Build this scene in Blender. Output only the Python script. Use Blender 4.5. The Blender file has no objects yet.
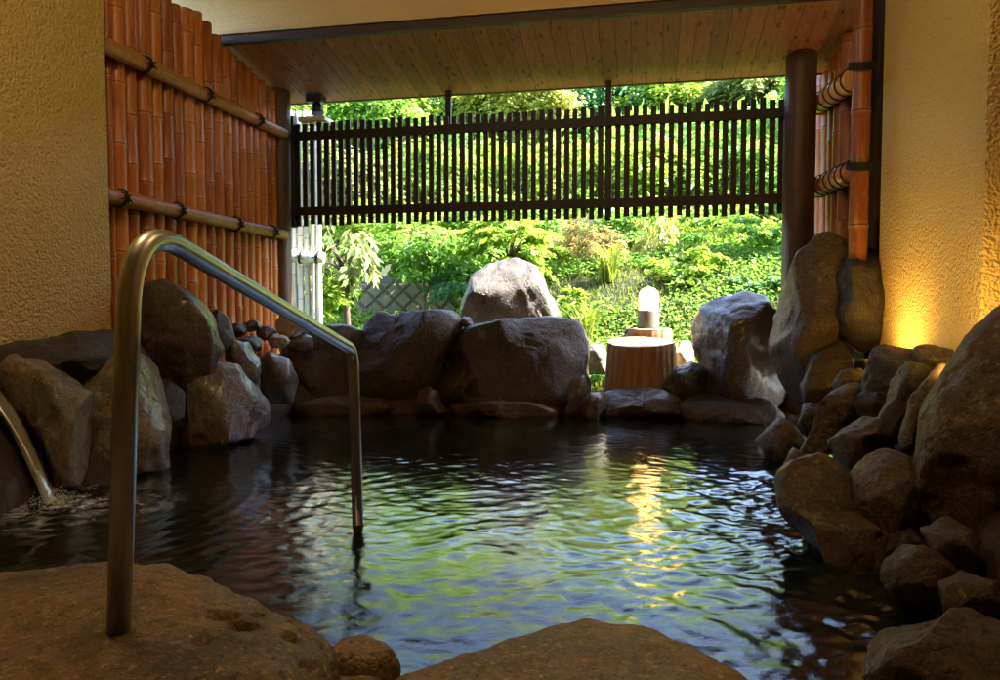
import bpy, bmesh, math, random
import numpy as np
from mathutils import Vector, Matrix

R = math.radians
rnd = random.Random(7)
scene = bpy.context.scene
COL = scene.collection

# ------------------------------------------------------------------ camera
F = 730.0                    # focal length in photo pixels (photo 1000 wide)
EYE = 0.8                    # metres above the water
YAW = R(11.2); PITCH = math.atan(35 / 730)
FH = np.array([-math.sin(YAW), math.cos(YAW), 0.0])
RH = np.array([math.cos(YAW), math.sin(YAW), 0.0])
UP = np.array([0, 0, 1.0])
FW = FH * math.cos(PITCH) - UP * math.sin(PITCH)
CU = FH * math.sin(PITCH) + UP * math.cos(PITCH)
C0 = np.array([0, 0, EYE])
cam = bpy.data.cameras.new('camera'); camo = bpy.data.objects.new('camera', cam); COL.objects.link(camo)
camo.location = (0, 0, EYE); camo.rotation_euler = (R(90) - PITCH, 0, YAW)
cam.sensor_width = 36; cam.lens = F / 1000 * 36; cam.clip_start = 0.05; cam.clip_end = 1000
scene.camera = camo

def ray(px, py): return FW + RH * ((px - 500) / F) + CU * ((340 - py) / F)
def P(px, py, D):                       # point at horizontal depth D
    d = ray(px, py); return C0 + d * (D / float(d @ FH))
def PZ(px, py, z):
    d = ray(px, py); return C0 + d * ((z - EYE) / d[2])
def PX(px, py, X):
    d = ray(px, py); return C0 + d * (X / d[0])
def PY(px, py, Y):
    d = ray(px, py); return C0 + d * (Y / d[1])

# ------------------------------------------------------------------ noise
def _h(ix, iy, iz, s):
    n = (ix * 374761393 + iy * 668265263 + iz * 2147483647 + s * 1274126177) & 0xFFFFFFFF
    n = ((n ^ (n >> 13)) * 1274126177) & 0xFFFFFFFF
    n = ((n ^ (n >> 16)) * 2246822519) & 0xFFFFFFFF
    return (n ^ (n >> 15)).astype(np.float64) / 4294967295.0
def vnoise(p, s=0):
    i = np.floor(p).astype(np.int64); f = p - i; f = f * f * f * (f * (f * 6 - 15) + 10)
    r = 0
    for dx in (0, 1):
        wx = f[:, 0] if dx else 1 - f[:, 0]
        for dy in (0, 1):
            wy = f[:, 1] if dy else 1 - f[:, 1]
            for dz in (0, 1):
                wz = f[:, 2] if dz else 1 - f[:, 2]
                r = r + _h(i[:, 0] + dx, i[:, 1] + dy, i[:, 2] + dz, s) * wx * wy * wz
    return r * 2 - 1
def fbm(p, s=0, o=4, g=.5):
    a, t, r = 1, 0, 0
    for k in range(o):
        r = r + a * vnoise(p * 2 ** k + 17.3 * k, s + k); t += a; a *= g
    return r / t

# ------------------------------------------------------------------ object helpers
def tag(o, label=None, cat=None, group=None, kind=None):
    if label: o['label'] = label
    if cat: o['category'] = cat
    if group: o['group'] = group
    if kind: o['kind'] = kind
    return o
def mesh(name, v, f, m=None, parent=None, smooth=False):
    me = bpy.data.meshes.new(name)
    me.from_pydata([tuple(map(float, p)) for p in v], [], [tuple(map(int, q)) for q in f]); me.update()
    if smooth: me.polygons.foreach_set('use_smooth', [True] * len(me.polygons))
    if m: me.materials.append(m)
    o = bpy.data.objects.new(name, me); COL.objects.link(o)
    if parent: o.parent = parent
    return o
def empty(name, loc=(0, 0, 0)):
    o = bpy.data.objects.new(name, None); COL.objects.link(o); o.location = tuple(map(float, loc)); return o
class MB:
    def __init__(s): s.bm = bmesh.new()
    def box(s, x0, x1, y0, y1, z0, z1, bev=0):
        b = bmesh.new(); bmesh.ops.create_cube(b, size=1)
        for v in b.verts: v.co = ((x0 + x1) / 2 + v.co.x * (x1 - x0), (y0 + y1) / 2 + v.co.y * (y1 - y0), (z0 + z1) / 2 + v.co.z * (z1 - z0))
        if bev: bmesh.ops.bevel(b, geom=b.edges[:], offset=bev, segments=2, affect='EDGES', profile=.7)
        s.add(b); return s
    def add(s, b):
        me = bpy.data.meshes.new('t'); b.to_mesh(me); b.free(); s.bm.from_mesh(me); bpy.data.meshes.remove(me)
    def tube(s, pts, rads, n=12, cap=True, vals=None):
        pts = [Vector(p) for p in pts]; N = len(pts)
        if not hasattr(rads, '__len__'): rads = [rads] * N
        t0 = (pts[1] - pts[0]).normalized(); up = Vector((0, 0, 1)) if abs(t0.z) < .9 else Vector((1, 0, 0))
        a = t0.cross(up).normalized(); rings = []
        if vals is not None and not s.bm.verts.layers.float.get('node'): s.bm.verts.layers.float.new('node')
        for i, p in enumerate(pts):
            t = (pts[min(i + 1, N - 1)] - pts[max(i - 1, 0)]).normalized()
            a = (a - t * a.dot(t)).normalized(); b = t.cross(a)
            rings.append([s.bm.verts.new(p + (a * math.cos(2 * math.pi * k / n) + b * math.sin(2 * math.pi * k / n)) * rads[i]) for k in range(n)])
        if vals is not None:
            ly = s.bm.verts.layers.float.get('node') or s.bm.verts.layers.float.new('node')
            for rg_, q_ in zip(rings, vals):
                for v_ in rg_: v_[ly] = q_
        for r0, r1 in zip(rings, rings[1:]):
            for k in range(n):
                f = s.bm.faces.new((r0[k], r0[(k + 1) % n], r1[(k + 1) % n], r1[k])); f.smooth = True
        if cap: s.bm.faces.new(rings[0][::-1]); s.bm.faces.new(rings[-1])
        return s
    def build(s, name, m, parent=None, loc=None):
        bmesh.ops.recalc_face_normals(s.bm, faces=s.bm.faces[:])
        me = bpy.data.meshes.new(name); s.bm.to_mesh(me); s.bm.free(); me.materials.append(m)
        o = bpy.data.objects.new(name, me); COL.objects.link(o)
        if parent: o.parent = parent
        return o

# ------------------------------------------------------------------ materials
class NT:
    def __init__(s, name):
        s.m = bpy.data.materials.new(name); s.m.use_nodes = True; s.t = s.m.node_tree; s.t.nodes.clear()
        s.out = s.n('ShaderNodeOutputMaterial')
    def n(s, typ, **kw):
        x = s.t.nodes.new(typ)
        for k, v in kw.items():
            if k[0] == '_' : x.inputs[k[1:].replace('_', ' ')].default_value = v
            else: setattr(x, k, v)
        return x
    def l(s, a, b): s.t.links.new(a, b)
    def coord(s, scale=(1, 1, 1), kind='Object', loc=(0, 0, 0)):
        tc = s.n('ShaderNodeTexCoord'); mp = s.n('ShaderNodeMapping'); mp.inputs['Scale'].default_value = scale
        mp.inputs['Location'].default_value = loc
        s.l(tc.outputs[kind], mp.inputs[0]); return mp.outputs[0]
    def noise(s, vec, scale, detail=4, rough=.55, dist=0):
        x = s.n('ShaderNodeTexNoise', _Scale=scale, _Detail=detail, _Roughness=rough, _Distortion=dist); s.l(vec, x.inputs['Vector']); return x.outputs['Fac']
    def ramp(s, fac, stops):
        x = s.n('ShaderNodeValToRGB'); e = x.color_ramp.elements
        while len(e) < len(stops): e.new(.5)
        for q, (p, c) in zip(e, stops):
            q.position = p; q.color = (c if hasattr(c, '__len__') else (c, c, c)) + ((1,) if not hasattr(c, '__len__') or len(c) == 3 else ())
        s.l(fac, x.inputs[0]); return x.outputs[0]
    def math(s, op, a, b=None, clamp=False):
        x = s.n('ShaderNodeMath', operation=op, use_clamp=clamp)
        for k, q in enumerate((a, b)):
            if q is None: continue
            if isinstance(q, (int, float)): x.inputs[k].default_value = q
            else: s.l(q, x.inputs[k])
        return x.outputs[0]
    def mix(s, fac, a, b, mode='MIX'):
        x = s.n('ShaderNodeMix', data_type='RGBA', blend_type=mode)
        for k, q in ((0, fac), (6, a), (7, b)):
            if isinstance(q, (int, float)): x.inputs[k].default_value = q
            elif isinstance(q, tuple): x.inputs[k].default_value = q + ((1,) if len(q) == 3 else ())
            else: s.l(q, x.inputs[k])
        return x.outputs[2]
    def bump(s, h, strength, dist, normal=None):
        x = s.n('ShaderNodeBump', _Strength=strength, _Distance=dist); s.l(h, x.inputs['Height'])
        if normal: s.l(normal, x.inputs['Normal'])
        return x.outputs[0]
    def bsdf(s, col, rough=.5, normal=None, **kw):
        x = s.n('ShaderNodeBsdfPrincipled')
        for k, q in (('Base Color', col), ('Roughness', rough)):
            if isinstance(q, (int, float)): x.inputs[k].default_value = q
            elif isinstance(q, tuple): x.inputs[k].default_value = q + ((1,) if len(q) == 3 else ())
            else: s.l(q, x.inputs[k])
        for k, v in kw.items(): x.inputs[k.replace('_', ' ')].default_value = v
        if normal: s.l(normal, x.inputs['Normal'])
        s.l(x.outputs[0], s.out.inputs[0]); return x

def m_rock(name, dark, light, stain=(.10, .05, .022), seed=0.0, wet=.35, stainh=.10):
    t = NT(name); v = t.coord(loc=(seed, seed * .7, seed * .3))
    oi = t.n('ShaderNodeObjectInfo')
    a = t.noise(v, 3.2, 8, .66, .6); b = t.noise(v, 26, 8, .76); c = t.noise(v, 150, 4, .7); e_ = t.noise(v, 60, 5, .7)
    base = t.ramp(a, [(.3, dark), (.5, tuple((x + y) / 2 for x, y in zip(dark, light))), (.68, light)])
    base = t.mix(t.ramp(b, [(.38, 0.0), (.62, .55)]), base, tuple(x * .42 for x in dark))
    base = t.mix(t.ramp(c, [(.55, 0.0), (.72, .55)]), base, tuple(min(1, x * 1.7) for x in light))
    base = t.mix(t.ramp(e_, [(.56, 0.0), (.66, .8)]), base, tuple(min(1, x * 1.5) for x in light)); base = t.mix(t.ramp(e_, [(.34, .85), (.44, 0.0)]), base, tuple(x * .3 for x in dark))
    # pale lichen flecks
    vo = t.n('ShaderNodeTexVoronoi', _Scale=14.0); t.l(v, vo.inputs['Vector'])
    fl = t.math('MULTIPLY', t.ramp(vo.outputs['Distance'], [(.1, 1.0), (.28, 0.0)]), t.ramp(a, [(.5, 0.0), (.62, .5)]))
    base = t.mix(fl, base, tuple(min(1, x * 1.35) for x in light))
    # mineral stain left at the waterline
    g = t.n('ShaderNodeNewGeometry'); sp = t.n('ShaderNodeSeparateXYZ'); t.l(g.outputs['Position'], sp.inputs[0])
    zz = t.math('ADD', sp.outputs[2], t.math('MULTIPLY', t.math('SUBTRACT', a, .5), -.35))
    st = t.ramp(t.math('DIVIDE', zz, max(stainh, .01)), [(0.15, .85), (1.0, 0.0)]) if stainh else None
    if st: base = t.mix(st, base, stain)
    wetz = t.ramp(t.math('MULTIPLY', sp.outputs[2], 12.0), [(.05, .5), (.5, 1.0)])
    base = t.mix(t.ramp(t.math('MULTIPLY', zz, 10.0), [(.1, .8), (.42, 0.0)]), base, tuple(x * .35 for x in dark))
    vv = t.n('ShaderNodeHueSaturation'); t.l(base, vv.inputs['Color'])
    t.l(t.math('ADD', t.math('MULTIPLY', oi.outputs['Random'], .5), .75), vv.inputs['Value'])
    rg = t.math('MULTIPLY', t.ramp(a, [(.3, wet), (.7, min(1, wet + .35))]), wetz)
    h = t.math('ADD', t.math('MULTIPLY', b, .7), t.math('ADD', t.math('MULTIPLY', c, .2), t.math('MULTIPLY', e_, .3)))
    cr = t.n('ShaderNodeTexVoronoi', feature='DISTANCE_TO_EDGE', _Scale=5.0)
    dv = t.n('ShaderNodeVectorMath', operation='ADD'); sc_ = t.n('ShaderNodeVectorMath', operation='SCALE'); sc_.inputs[3].default_value = .35
    nc = t.n('ShaderNodeTexNoise', _Scale=6.0, _Detail=5.0); t.l(v, nc.inputs['Vector']); t.l(nc.outputs['Color'], sc_.inputs[0]); t.l(v, dv.inputs[0]); t.l(sc_.outputs[0], dv.inputs[1])
    t.l(dv.outputs[0], cr.inputs['Vector'])
    crk = t.ramp(cr.outputs['Distance'], [(0.0, 0.55), (.02, 1.0)])
    h = t.math('ADD', h, t.math('MULTIPLY', crk, .35))
    t.bsdf(vv.outputs[0], rg, t.bump(h, .95, .018), Coat_Weight=(.45 if wet < .21 else .06), Coat_Roughness=.2)
    return t.m
M = {}
M['rock'] = m_rock('rock brown grey', (.018, .013, .009), (.075, .058, .041), seed=3, wet=.24)
M['rock_wet'] = m_rock('rock wet grey', (.032, .024, .016), (.16, .122, .086), seed=9, wet=.2)
M['rock_tan'] = m_rock('rock tan wet', (.13, .10, .07), (.36, .29, .21), seed=14, wet=.14, stain=(.34, .15, .05), stainh=.14)
M['rock_warm'] = m_rock('rock warm brown', (.045, .029, .018), (.165, .112, .066), seed=5, wet=.26)
M['rock_pale'] = m_rock('rock pale', (.3, .26, .2), (.6, .54, .45), seed=6, wet=.5, stainh=0)
M['slab'] = m_rock('slab ochre', (.10, .064, .035), (.36, .235, .13), seed=12, wet=.36)
M['bank'] = m_rock('mortar', (.03, .02, .013), (.09, .065, .045), seed=20, wet=.45)

def m_plaster(k=1.0):
    t = NT('stucco' if k == 1 else 'smooth plaster'); v = t.coord()
    n1 = t.noise(v, 62, 3, .55, .2); vo = t.n('ShaderNodeTexVoronoi', feature='SMOOTH_F1', _Scale=85.0); t.l(v, vo.inputs['Vector'])
    big = t.noise(v, 1.3, 4)
    col = t.mix(big, (.58, .40, .145), (.67, .475, .19))
    h = t.math('ADD', n1, t.math('MULTIPLY', vo.outputs['Distance'], -.5))
    t.bsdf(col, .42, t.bump(h, k, .019)); return t.m
M['plaster'] = m_plaster(); M['smooth'] = m_plaster(.12)

def m_wood(name, c0, c1, axis='Y', knots=True, board=None, rough=.5):
    t = NT(name)
    sc = {'Y': (14, 1.0, 14), 'Z': (14, 14, 1.0), 'X': (1, 14, 14)}[axis]
    tc = t.coord(); off = tc
    if board:
        sp = t.n('ShaderNodeSeparateXYZ'); t.l(tc, sp.inputs[0])
        bi = t.math('FLOOR', t.math('DIVIDE', sp.outputs[0], board)); wn = t.n('ShaderNodeTexWhiteNoise', noise_dimensions='1D'); t.l(bi, wn.inputs['W'])
        cb = t.n('ShaderNodeCombineXYZ'); t.l(sp.outputs[0], cb.inputs[0]); t.l(t.math('ADD', sp.outputs[1], t.math('MULTIPLY', wn.outputs['Value'], 37.0)), cb.inputs[1]); t.l(sp.outputs[2], cb.inputs[2])
        off = cb.outputs[0]
    mp = t.n('ShaderNodeMapping'); mp.inputs['Scale'].default_value = sc; t.l(off, mp.inputs[0])
    g = t.noise(mp.outputs[0], 2.6, 6, .6, 1.4); g2 = t.noise(mp.outputs[0], 12, 3, .6)
    col = t.mix(t.ramp(g, [(.3, 0.0), (.7, 1.0)]), c0, c1)
    col = t.mix(t.ramp(g2, [(.5, 0.0), (.75, .45)]), col, tuple(x * .45 for x in c0))
    if board: col = t.mix(.6, col, t.mix(wn.outputs['Value'], (.75, .72, .7), (1.2, 1.15, 1.1)), 'MULTIPLY')
    if knots:
        m2 = t.n('ShaderNodeMapping'); m2.inputs['Scale'].default_value = (11, 4.2, 1); t.l(off, m2.inputs[0])
        vo = t.n('ShaderNodeTexVoronoi', _Scale=1.0, voronoi_dimensions='2D'); t.l(m2.outputs[0], vo.inputs['Vector'])
        vo.inputs['Randomness'].default_value = 1.0
        k = t.math('MULTIPLY', t.ramp(t.math('ADD', vo.outputs['Distance'], t.math('MULTIPLY', t.math('SUBTRACT', g2, .5), .12)), [(.05, .75), (.10, .4), (.12, .6), (.14, 0.0)]), t.ramp(t.noise(off, 3.0, 2), [(.42, 0.0), (.5, 1.0)]))
        col = t.mix(k, col, (.045, .018, .008))
    t.bsdf(col, rough, t.bump(t.math('ADD', g, t.math('MULTIPLY', g2, .5)), .35, .006)); return t.m
M['ceil'] = m_wood('pine boards', (.34, .125, .062), (.57, .245, .125), 'Y', True, .105, .55)
M['darkwood'] = m_wood('dark stained wood', (.010, .006, .005), (.028, .017, .012), 'Z', False)
M['post'] = m_wood('round post wood', (.045, .02, .011), (.115, .052, .025), 'Z', False, None, .45)
M['trim'] = m_wood('dark trim', (.03, .018, .01), (.06, .034, .018), 'X', False)
M['stump'] = m_wood('stump side', (.20, .10, .045), (.46, .28, .15), 'Z', False, None, .7)
def m_stumptop():
    t = NT('stump cut'); v = t.coord()
    sp = t.n('ShaderNodeSeparateXYZ'); t.l(v, sp.inputs[0]); c = t.n('ShaderNodeCombineXYZ'); t.l(sp.outputs[0], c.inputs[0]); t.l(sp.outputs[1], c.inputs[1])
    w = t.n('ShaderNodeTexWave', wave_type='RINGS', rings_direction='Z', _Scale=14.0, _Distortion=3.0, _Detail=3.0); t.l(c.outputs[0], w.inputs['Vector'])
    t.bsdf(t.mix(w.outputs['Fac'], (.68, .55, .36), (.5, .37, .22)), .65); return t.m
M['stumptop'] = m_stumptop()

def m_bamboo(name, c0, c1, rough=.27):
    t = NT(name); v = t.coord((9, 9, 1.2)); oi = t.n('ShaderNodeObjectInfo')
    g = t.noise(v, 1.7, 5, .6, .5); f = t.noise(t.coord((60, 60, 3)), 2, 3); st = t.noise(t.coord((22, 22, 7)), 1.3, 6, .7)
    col = t.mix(t.ramp(g, [(.3, 0.0), (.7, 1.0)]), c0, c1)
    col = t.mix(t.ramp(f, [(.5, 0.0), (.8, .35)]), col, tuple(x * .4 for x in c0))
    col = t.mix(t.ramp(st, [(.56, 0.0), (.72, .6)]), col, tuple(x * .3 for x in c0)); col = t.mix(t.ramp(st, [(.30, .5), (.42, 0.0)]), col, (.62, .36, .14))
    at = t.n('ShaderNodeAttribute', attribute_name='node')
    col = t.mix(t.math('MULTIPLY', at.outputs['Fac'], .28, True), col, (.75, .5, .28)); col = t.mix(t.math('MULTIPLY', at.outputs['Fac'], -.85, True), col, (.05, .02, .008))
    hs = t.n('ShaderNodeHueSaturation'); t.l(col, hs.inputs['Color'])
    t.l(t.math('ADD', t.math('MULTIPLY', oi.outputs['Random'], .55), .65), hs.inputs['Value'])
    t.l(t.math('ADD', t.math('MULTIPLY', oi.outputs['Random'], .012), .494), hs.inputs['Hue'])
    t.bsdf(hs.outputs[0], t.ramp(g, [(.3, rough), (.7, rough + .2)]), t.bump(f, .25, .003)); return t.m
M['bamboo'] = m_bamboo('orange bamboo', (.38, .10, .022), (.60, .20, .05))
M['bamboo_dark'] = m_bamboo('dark bamboo', (.20, .055, .015), (.34, .11, .03))
M['bamboo_rail'] = m_bamboo('rail bamboo', (.52, .20, .07), (.72, .34, .14))
M['bamboo_pale'] = m_bamboo('outdoor bamboo', (.55, .5, .4), (.75, .7, .58), .5)  # pale base colour for the canes of the outside screen
def simple(name, col, rough=.6, **kw):
    t = NT(name); v = t.coord(); n = t.noise(v, 30, 4)
    t.bsdf(t.mix(n, tuple(x * .75 for x in col), tuple(min(1, x * 1.2) for x in col)), rough, t.bump(n, .15, .003), **kw); return t.m
M['rope'] = simple('black palm rope', (.012, .010, .009), .8)
M['steel'] = None
t = NT('stained steel'); v = t.coord((40, 40, 3)); n = t.noise(v, 3, 5); n2 = t.noise(t.coord(), 9, 5, .6)
t.bsdf(t.mix(t.ramp(n2, [(.4, 0.0), (.7, 1.0)]), (.50, .53, .57), (.37, .39, .42)), .35, t.bump(n2, .02, .002), Metallic=1.0); M['steel'] = t.m
M['black'] = simple('black metal', (.02, .02, .02), .4)
M['lampbase'] = simple('weathered bronze', (.12, .10, .06), .5)
M['soil'] = simple('soil', (.10, .07, .035), .95)
M['white'] = simple('white paint', (.75, .75, .72), .5)
def glow(name, col, s):
    t = NT(name); e = t.n('ShaderNodeEmission', _Strength=s); e.inputs[0].default_value = col + (1,); t.l(e.outputs[0], t.out.inputs[0]); return t.m
t = NT('lamp glass'); e = t.n('ShaderNodeEmission', _Strength=2.2); e.inputs[0].default_value = (1, .56, .13, 1); tp_ = t.n('ShaderNodeBsdfTransparent'); tp_.inputs[0].default_value = (1, .9, .7, 1)
mx = t.n('ShaderNodeMixShader'); mx.inputs[0].default_value = .94; t.l(tp_.outputs[0], mx.inputs[1]); t.l(e.outputs[0], mx.inputs[2]); t.l(mx.outputs[0], t.out.inputs[0]); M['glow'] = t.m
M['glow_room'] = glow('added ceiling lamp glass', (1, .66, .30), .6)  # glowing glass of the added, unseen ceiling lamps

# ------------------------------------------------------------------ rocks
_ico = {}
def ico(k):
    if k not in _ico:
        b = bmesh.new(); bmesh.ops.create_icosphere(b, subdivisions=k, radius=1)
        b.verts.ensure_lookup_table()
        _ico[k] = (np.array([v.co[:] for v in b.verts]), [[v.index for v in f.verts] for f in b.faces]); b.free()
    return _ico[k]
def radial(poly, n=360, sm=5):
    A = np.array(poly); B = np.roll(A, -1, 0); r = np.zeros(n)
    for i in range(n):
        th = 2 * math.pi * i / n; d = np.array([math.cos(th), math.sin(th)])
        best = 1e-3
        for a, b in zip(A, B):
            e = b - a; den = d[0] * e[1] - d[1] * e[0]
            if abs(den) < 1e-12: continue
            t_ = (a[0] * e[1] - a[1] * e[0]) / den; u_ = (a[0] * d[1] - a[1] * d[0]) / den
            if t_ > 0 and -1e-6 <= u_ <= 1 + 1e-6: best = max(best, t_)
        r[i] = best
    k = np.hanning(2 * sm + 3)[1:-1]; k /= k.sum()
    rr = np.concatenate([r[-sm * 2:], r, r[:sm * 2]])
    return np.convolve(rr, k, 'same')[sm * 2:-sm * 2]
def rock_mesh(name, poly, center, bu, bv, bw, T, m, seed, sub=5, dents=(), box=.62, facets=7, rough=1.0, side=-1, parent=None):
    """closed boulder: outline in the (bu, bv) plane about its centre, half thickness T along bw"""
    V, Fc = ico(sub); rg = np.random.default_rng(seed)
    rad = radial(poly); u, v_, w = V[:, 0], V[:, 1], V[:, 2]
    th = np.arctan2(v_, u) % (2 * math.pi); x = th / (2 * math.pi) * 360; i = np.floor(x).astype(int) % 360; fr = x - np.floor(x)
    rho = np.sqrt(u * u + v_ * v_)
    rr = rad[i] * (1 - fr) + rad[(i + 1) % 360] * fr
    q = np.stack([np.cos(th) * rho ** box, np.sin(th) * rho ** box, np.sign(w) * np.abs(w) ** .85], 1)
    for k in range(facets):
        n = rg.normal(size=3); n[2] = side * (abs(n[2]) * .6 + .45) if k % 4 else -side * .7; n /= np.linalg.norm(n)
        d = rg.uniform(.66, .9); s = q @ n; over = np.maximum(s - d, 0); q = q - np.outer(over * .88, n)
    size = float(rad.mean())
    pt = q[:, :1] * rr[:, None] * bu + q[:, 1:2] * rr[:, None] * bv + q[:, 2:] * T * bw
    nrm = pt / (np.linalg.norm(pt, axis=1)[:, None] + 1e-9)
    s0 = seed * 3.7
    dd = fbm(pt / size * 1.1 + s0, seed, 3) * .10 + fbm(pt / size * 3.5 + s0, seed + 9, 5, .6) * .042
    rd = 1 - np.abs(fbm(pt / size * 2.2 + s0 + 5, seed + 30, 4)) * 2; dd -= np.maximum(rd - .78, 0) * .11
    pt = pt + nrm * (dd * size * rough)[:, None]
    pt = pt + nrm * (fbm((pt + center) * 28, seed + 50, 3) * .0035 * rough)[:, None]
    for (dx, dy, rx_, ry_, dp_) in dents:
        e = ((pt[:, 0] + center[0] - dx) / rx_) ** 2 + ((pt[:, 1] + center[1] - dy) / ry_) ** 2; pt[:, 2] -= dp_ * np.exp(-e ** 3) * (pt[:, 2] > 0)
    o = mesh(name, pt, Fc, m, parent, True); o.location = tuple(map(float, center)); return o
_seed = [100]
def rock(label, pts, D, T=None, m='rock', sub=5, cat='rock', group=None, **kw):
    _seed[0] += 1
    if D in ('R', 'L'): return bank_rock(label, pts, D, T, m, sub, cat, group, **kw)
    a = np.array(pts, float); c = (a.max(0) + a.min(0)) / 2; c = (c + a.mean(0)) / 2
    cen = P(c[0], c[1], D); dirh = cen - C0; dirh[2] = 0; dirh /= np.linalg.norm(dirh); bu = np.cross(dirh, UP)
    poly = []
    for x, y in pts:
        d = ray(x, y); q = C0 + d * (float((cen - C0) @ dirh) / float(d @ dirh)); poly.append((float((q - cen) @ bu), float((q - cen)[2])))
    poly = np.array(poly)
    if T is None: T = .5 * (poly[:, 0].max() - poly[:, 0].min()) * .95
    o = rock_mesh('rock', poly, cen, bu, UP, dirh, T, M[m], _seed[0], sub, **kw)
    tag(o, label, cat, group); return o
BANK = {'R': (np.array([1., 0, -1.05]), .60, np.array([.69, 0, -.72])), 'L': (np.array([-1., 0, -.8]), 2.28, np.array([-.8, .1, -.6]))}
def bank_rock(label, pts, side_, T, m, sub, cat, group, lift=.35, blend=1.0, push=0.0, **kw):
    """rock lying on the sloping bank: its place is where the view meets the bank plane, n.p = d"""
    n_, d_, inn = BANK[side_]; a = np.array(pts, float); c = (a.max(0) + a.min(0)) / 2; c = (c + a.mean(0)) / 2
    r_ = ray(c[0], c[1]); cen = C0 + r_ * ((d_ + push - float(n_ @ C0)) / float(n_ @ r_))
    dirh = cen - C0; dirh[2] = 0; dirh /= np.linalg.norm(dirh); bw = dirh + inn * blend; bw /= np.linalg.norm(bw)
    bu = np.cross(dirh, UP); bu -= bw * (bu @ bw); bu /= np.linalg.norm(bu); bv = np.cross(bu, bw)
    poly = []
    for x, y in pts:
        r_ = ray(x, y); q = C0 + r_ * (float((cen - C0) @ bw) / float(r_ @ bw)) - cen; poly.append((float(q @ bu), float(q @ bv)))
    poly = np.array(poly)
    if T is None: T = .45 * min(np.ptp(poly[:, 0]), np.ptp(poly[:, 1]))
    T = min(T, .6 * min(np.ptp(poly[:, 0]), np.ptp(poly[:, 1])))
    o = rock_mesh('rock', poly, cen, bu, bv, bw, T, M[m], _seed[0], sub, **kw); return tag(o, label, cat, group)
def slab(label, pts, z, T, m='slab', cat='rock', sub=7, ext=None, **kw):
    _seed[0] += 1
    w = np.array([PZ(x, y, z - .3 * T)[:2] for x, y in pts] + (ext or [])); c = (w.max(0) + w.min(0)) / 2
    cen = np.array([c[0], c[1], z - T])
    o = rock_mesh('rock', w - c, cen, np.array([1., 0, 0]), np.array([0, 1., 0]), np.array([0, 0, 1.]), T, M[m], _seed[0], sub, box=.28, facets=0, side=1, **kw)
    tag(o, label, cat); return o
RK = 'boulders edging the pool'; RW = 'stones stacked in the wall right of the pool'; LK = 'rocks piled along the left bank'
# far edge
rock('blocky flat-topped boulder at the far pool edge, in front of the rounded grey boulder', [(450,345),(466,325),(495,317),(577,320),(587,345),(584,375),(590,398),(560,416),(450,416),(412,408),(430,385),(445,370)], 5.5, .3, group=RK, box=.4, facets=5)
rock('dark flat-topped boulder beside the blocky one, on its left at the far edge', [(364,325),(375,311),(415,307),(455,310),(464,325),(452,350),(442,380),(430,402),(400,418),(358,416),(354,380)], 5.6, .26, group=RK, box=.45, facets=5)
rock('low nearly black boulder left of the dark flat-topped one at the far edge', [(283,345),(300,333),(340,325),(366,330),(374,360),(374,402),(350,416),(290,410),(276,380)], 5.65, .26, group=RK, box=.5)
rock('rounded light grey boulder standing tallest behind the far edge rocks', [(457,322),(461,300),(471,277),(489,264),(515,260),(536,267),(549,290),(559,312),(563,335),(520,352),(466,348)], 6.2, .36, 'rock_wet', group=RK, box=.55, facets=5)
rock('large smooth boulder with wet highlights right of the tree stumps', [(690,330),(698,308),(720,291),(745,284),(768,295),(779,318),(783,350),(787,392),(770,418),(718,416),(698,400),(693,365)], 5.25, .3, 'rock_wet', group=RK, box=.55)
rock('long low dark rock lying directly below the tree stump at the water', [(596,408),(604,393),(625,387),(665,388),(682,398),(692,418),(640,428),(596,426)], 5.2, .16, 'rock_wet', group=RK)
rock('small wet shiny rock between the stump and the large smooth boulder', [(660,388),(673,369),(692,361),(707,370),(710,392),(702,408),(666,406)], 5.25, .15, 'rock_wet', group=RK)
rock('low dark ledge rock under the large smooth boulder at the water', [(676,405),(690,394),(730,392),(775,398),(792,415),(785,430),(690,430)], 5.05, .18, group=RK)
rock('small pale-edged stone at the right foot of the blocky boulder', [(560,397),(569,379),(585,374),(593,390),(588,414),(566,420)], 5.3, .12, 'rock_wet', sub=4, group=RK)
rock('small wet stone at the water between blocky boulder and stump', [(578,407),(590,391),(602,392),(609,411),(600,424),(582,424)], 5.15, .11, 'rock_wet', sub=4, group=RK)
rock('sunlit pale stone on the grass left of the tree stump', [(583,347),(590,342),(602,343),(609,356),(606,374),(586,374)], 5.95, .12, 'rock_pale', sub=4, group='pale stones behind the pool edge')
rock('sunlit pale stone between the tree stump and the large smooth boulder', [(671,347),(680,339),(690,341),(694,356),(692,374),(674,374)], 5.8, .12, 'rock_pale', sub=4, group='pale stones behind the pool edge')
rock('tiny stone wedged between the two flat-topped boulders', [(459,322),(463,316),(471,317),(474,325),(466,330)], 5.5, .06, sub=4, group=RK)
rock('reddish low stone at the waterline under the flat-topped boulders', [(411,407),(418,392),(430,386),(440,393),(446,412),(430,420),(414,418)], 5.25, .12, 'rock_warm', sub=4, group=RK)
rock('flat brown ledge stone at the waterline below the blocky boulder', [(445,405),(480,398),(530,400),(560,408),(562,424),(450,424)], 5.25, .14, 'rock_warm', sub=5, group=RK)
rock('flat dark ledge stone at the waterline below the nearly black boulder', [(290,405),(330,396),(385,398),(400,410),(395,424),(300,422)], 5.35, .16, 'rock_warm', sub=5, group=RK)
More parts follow.
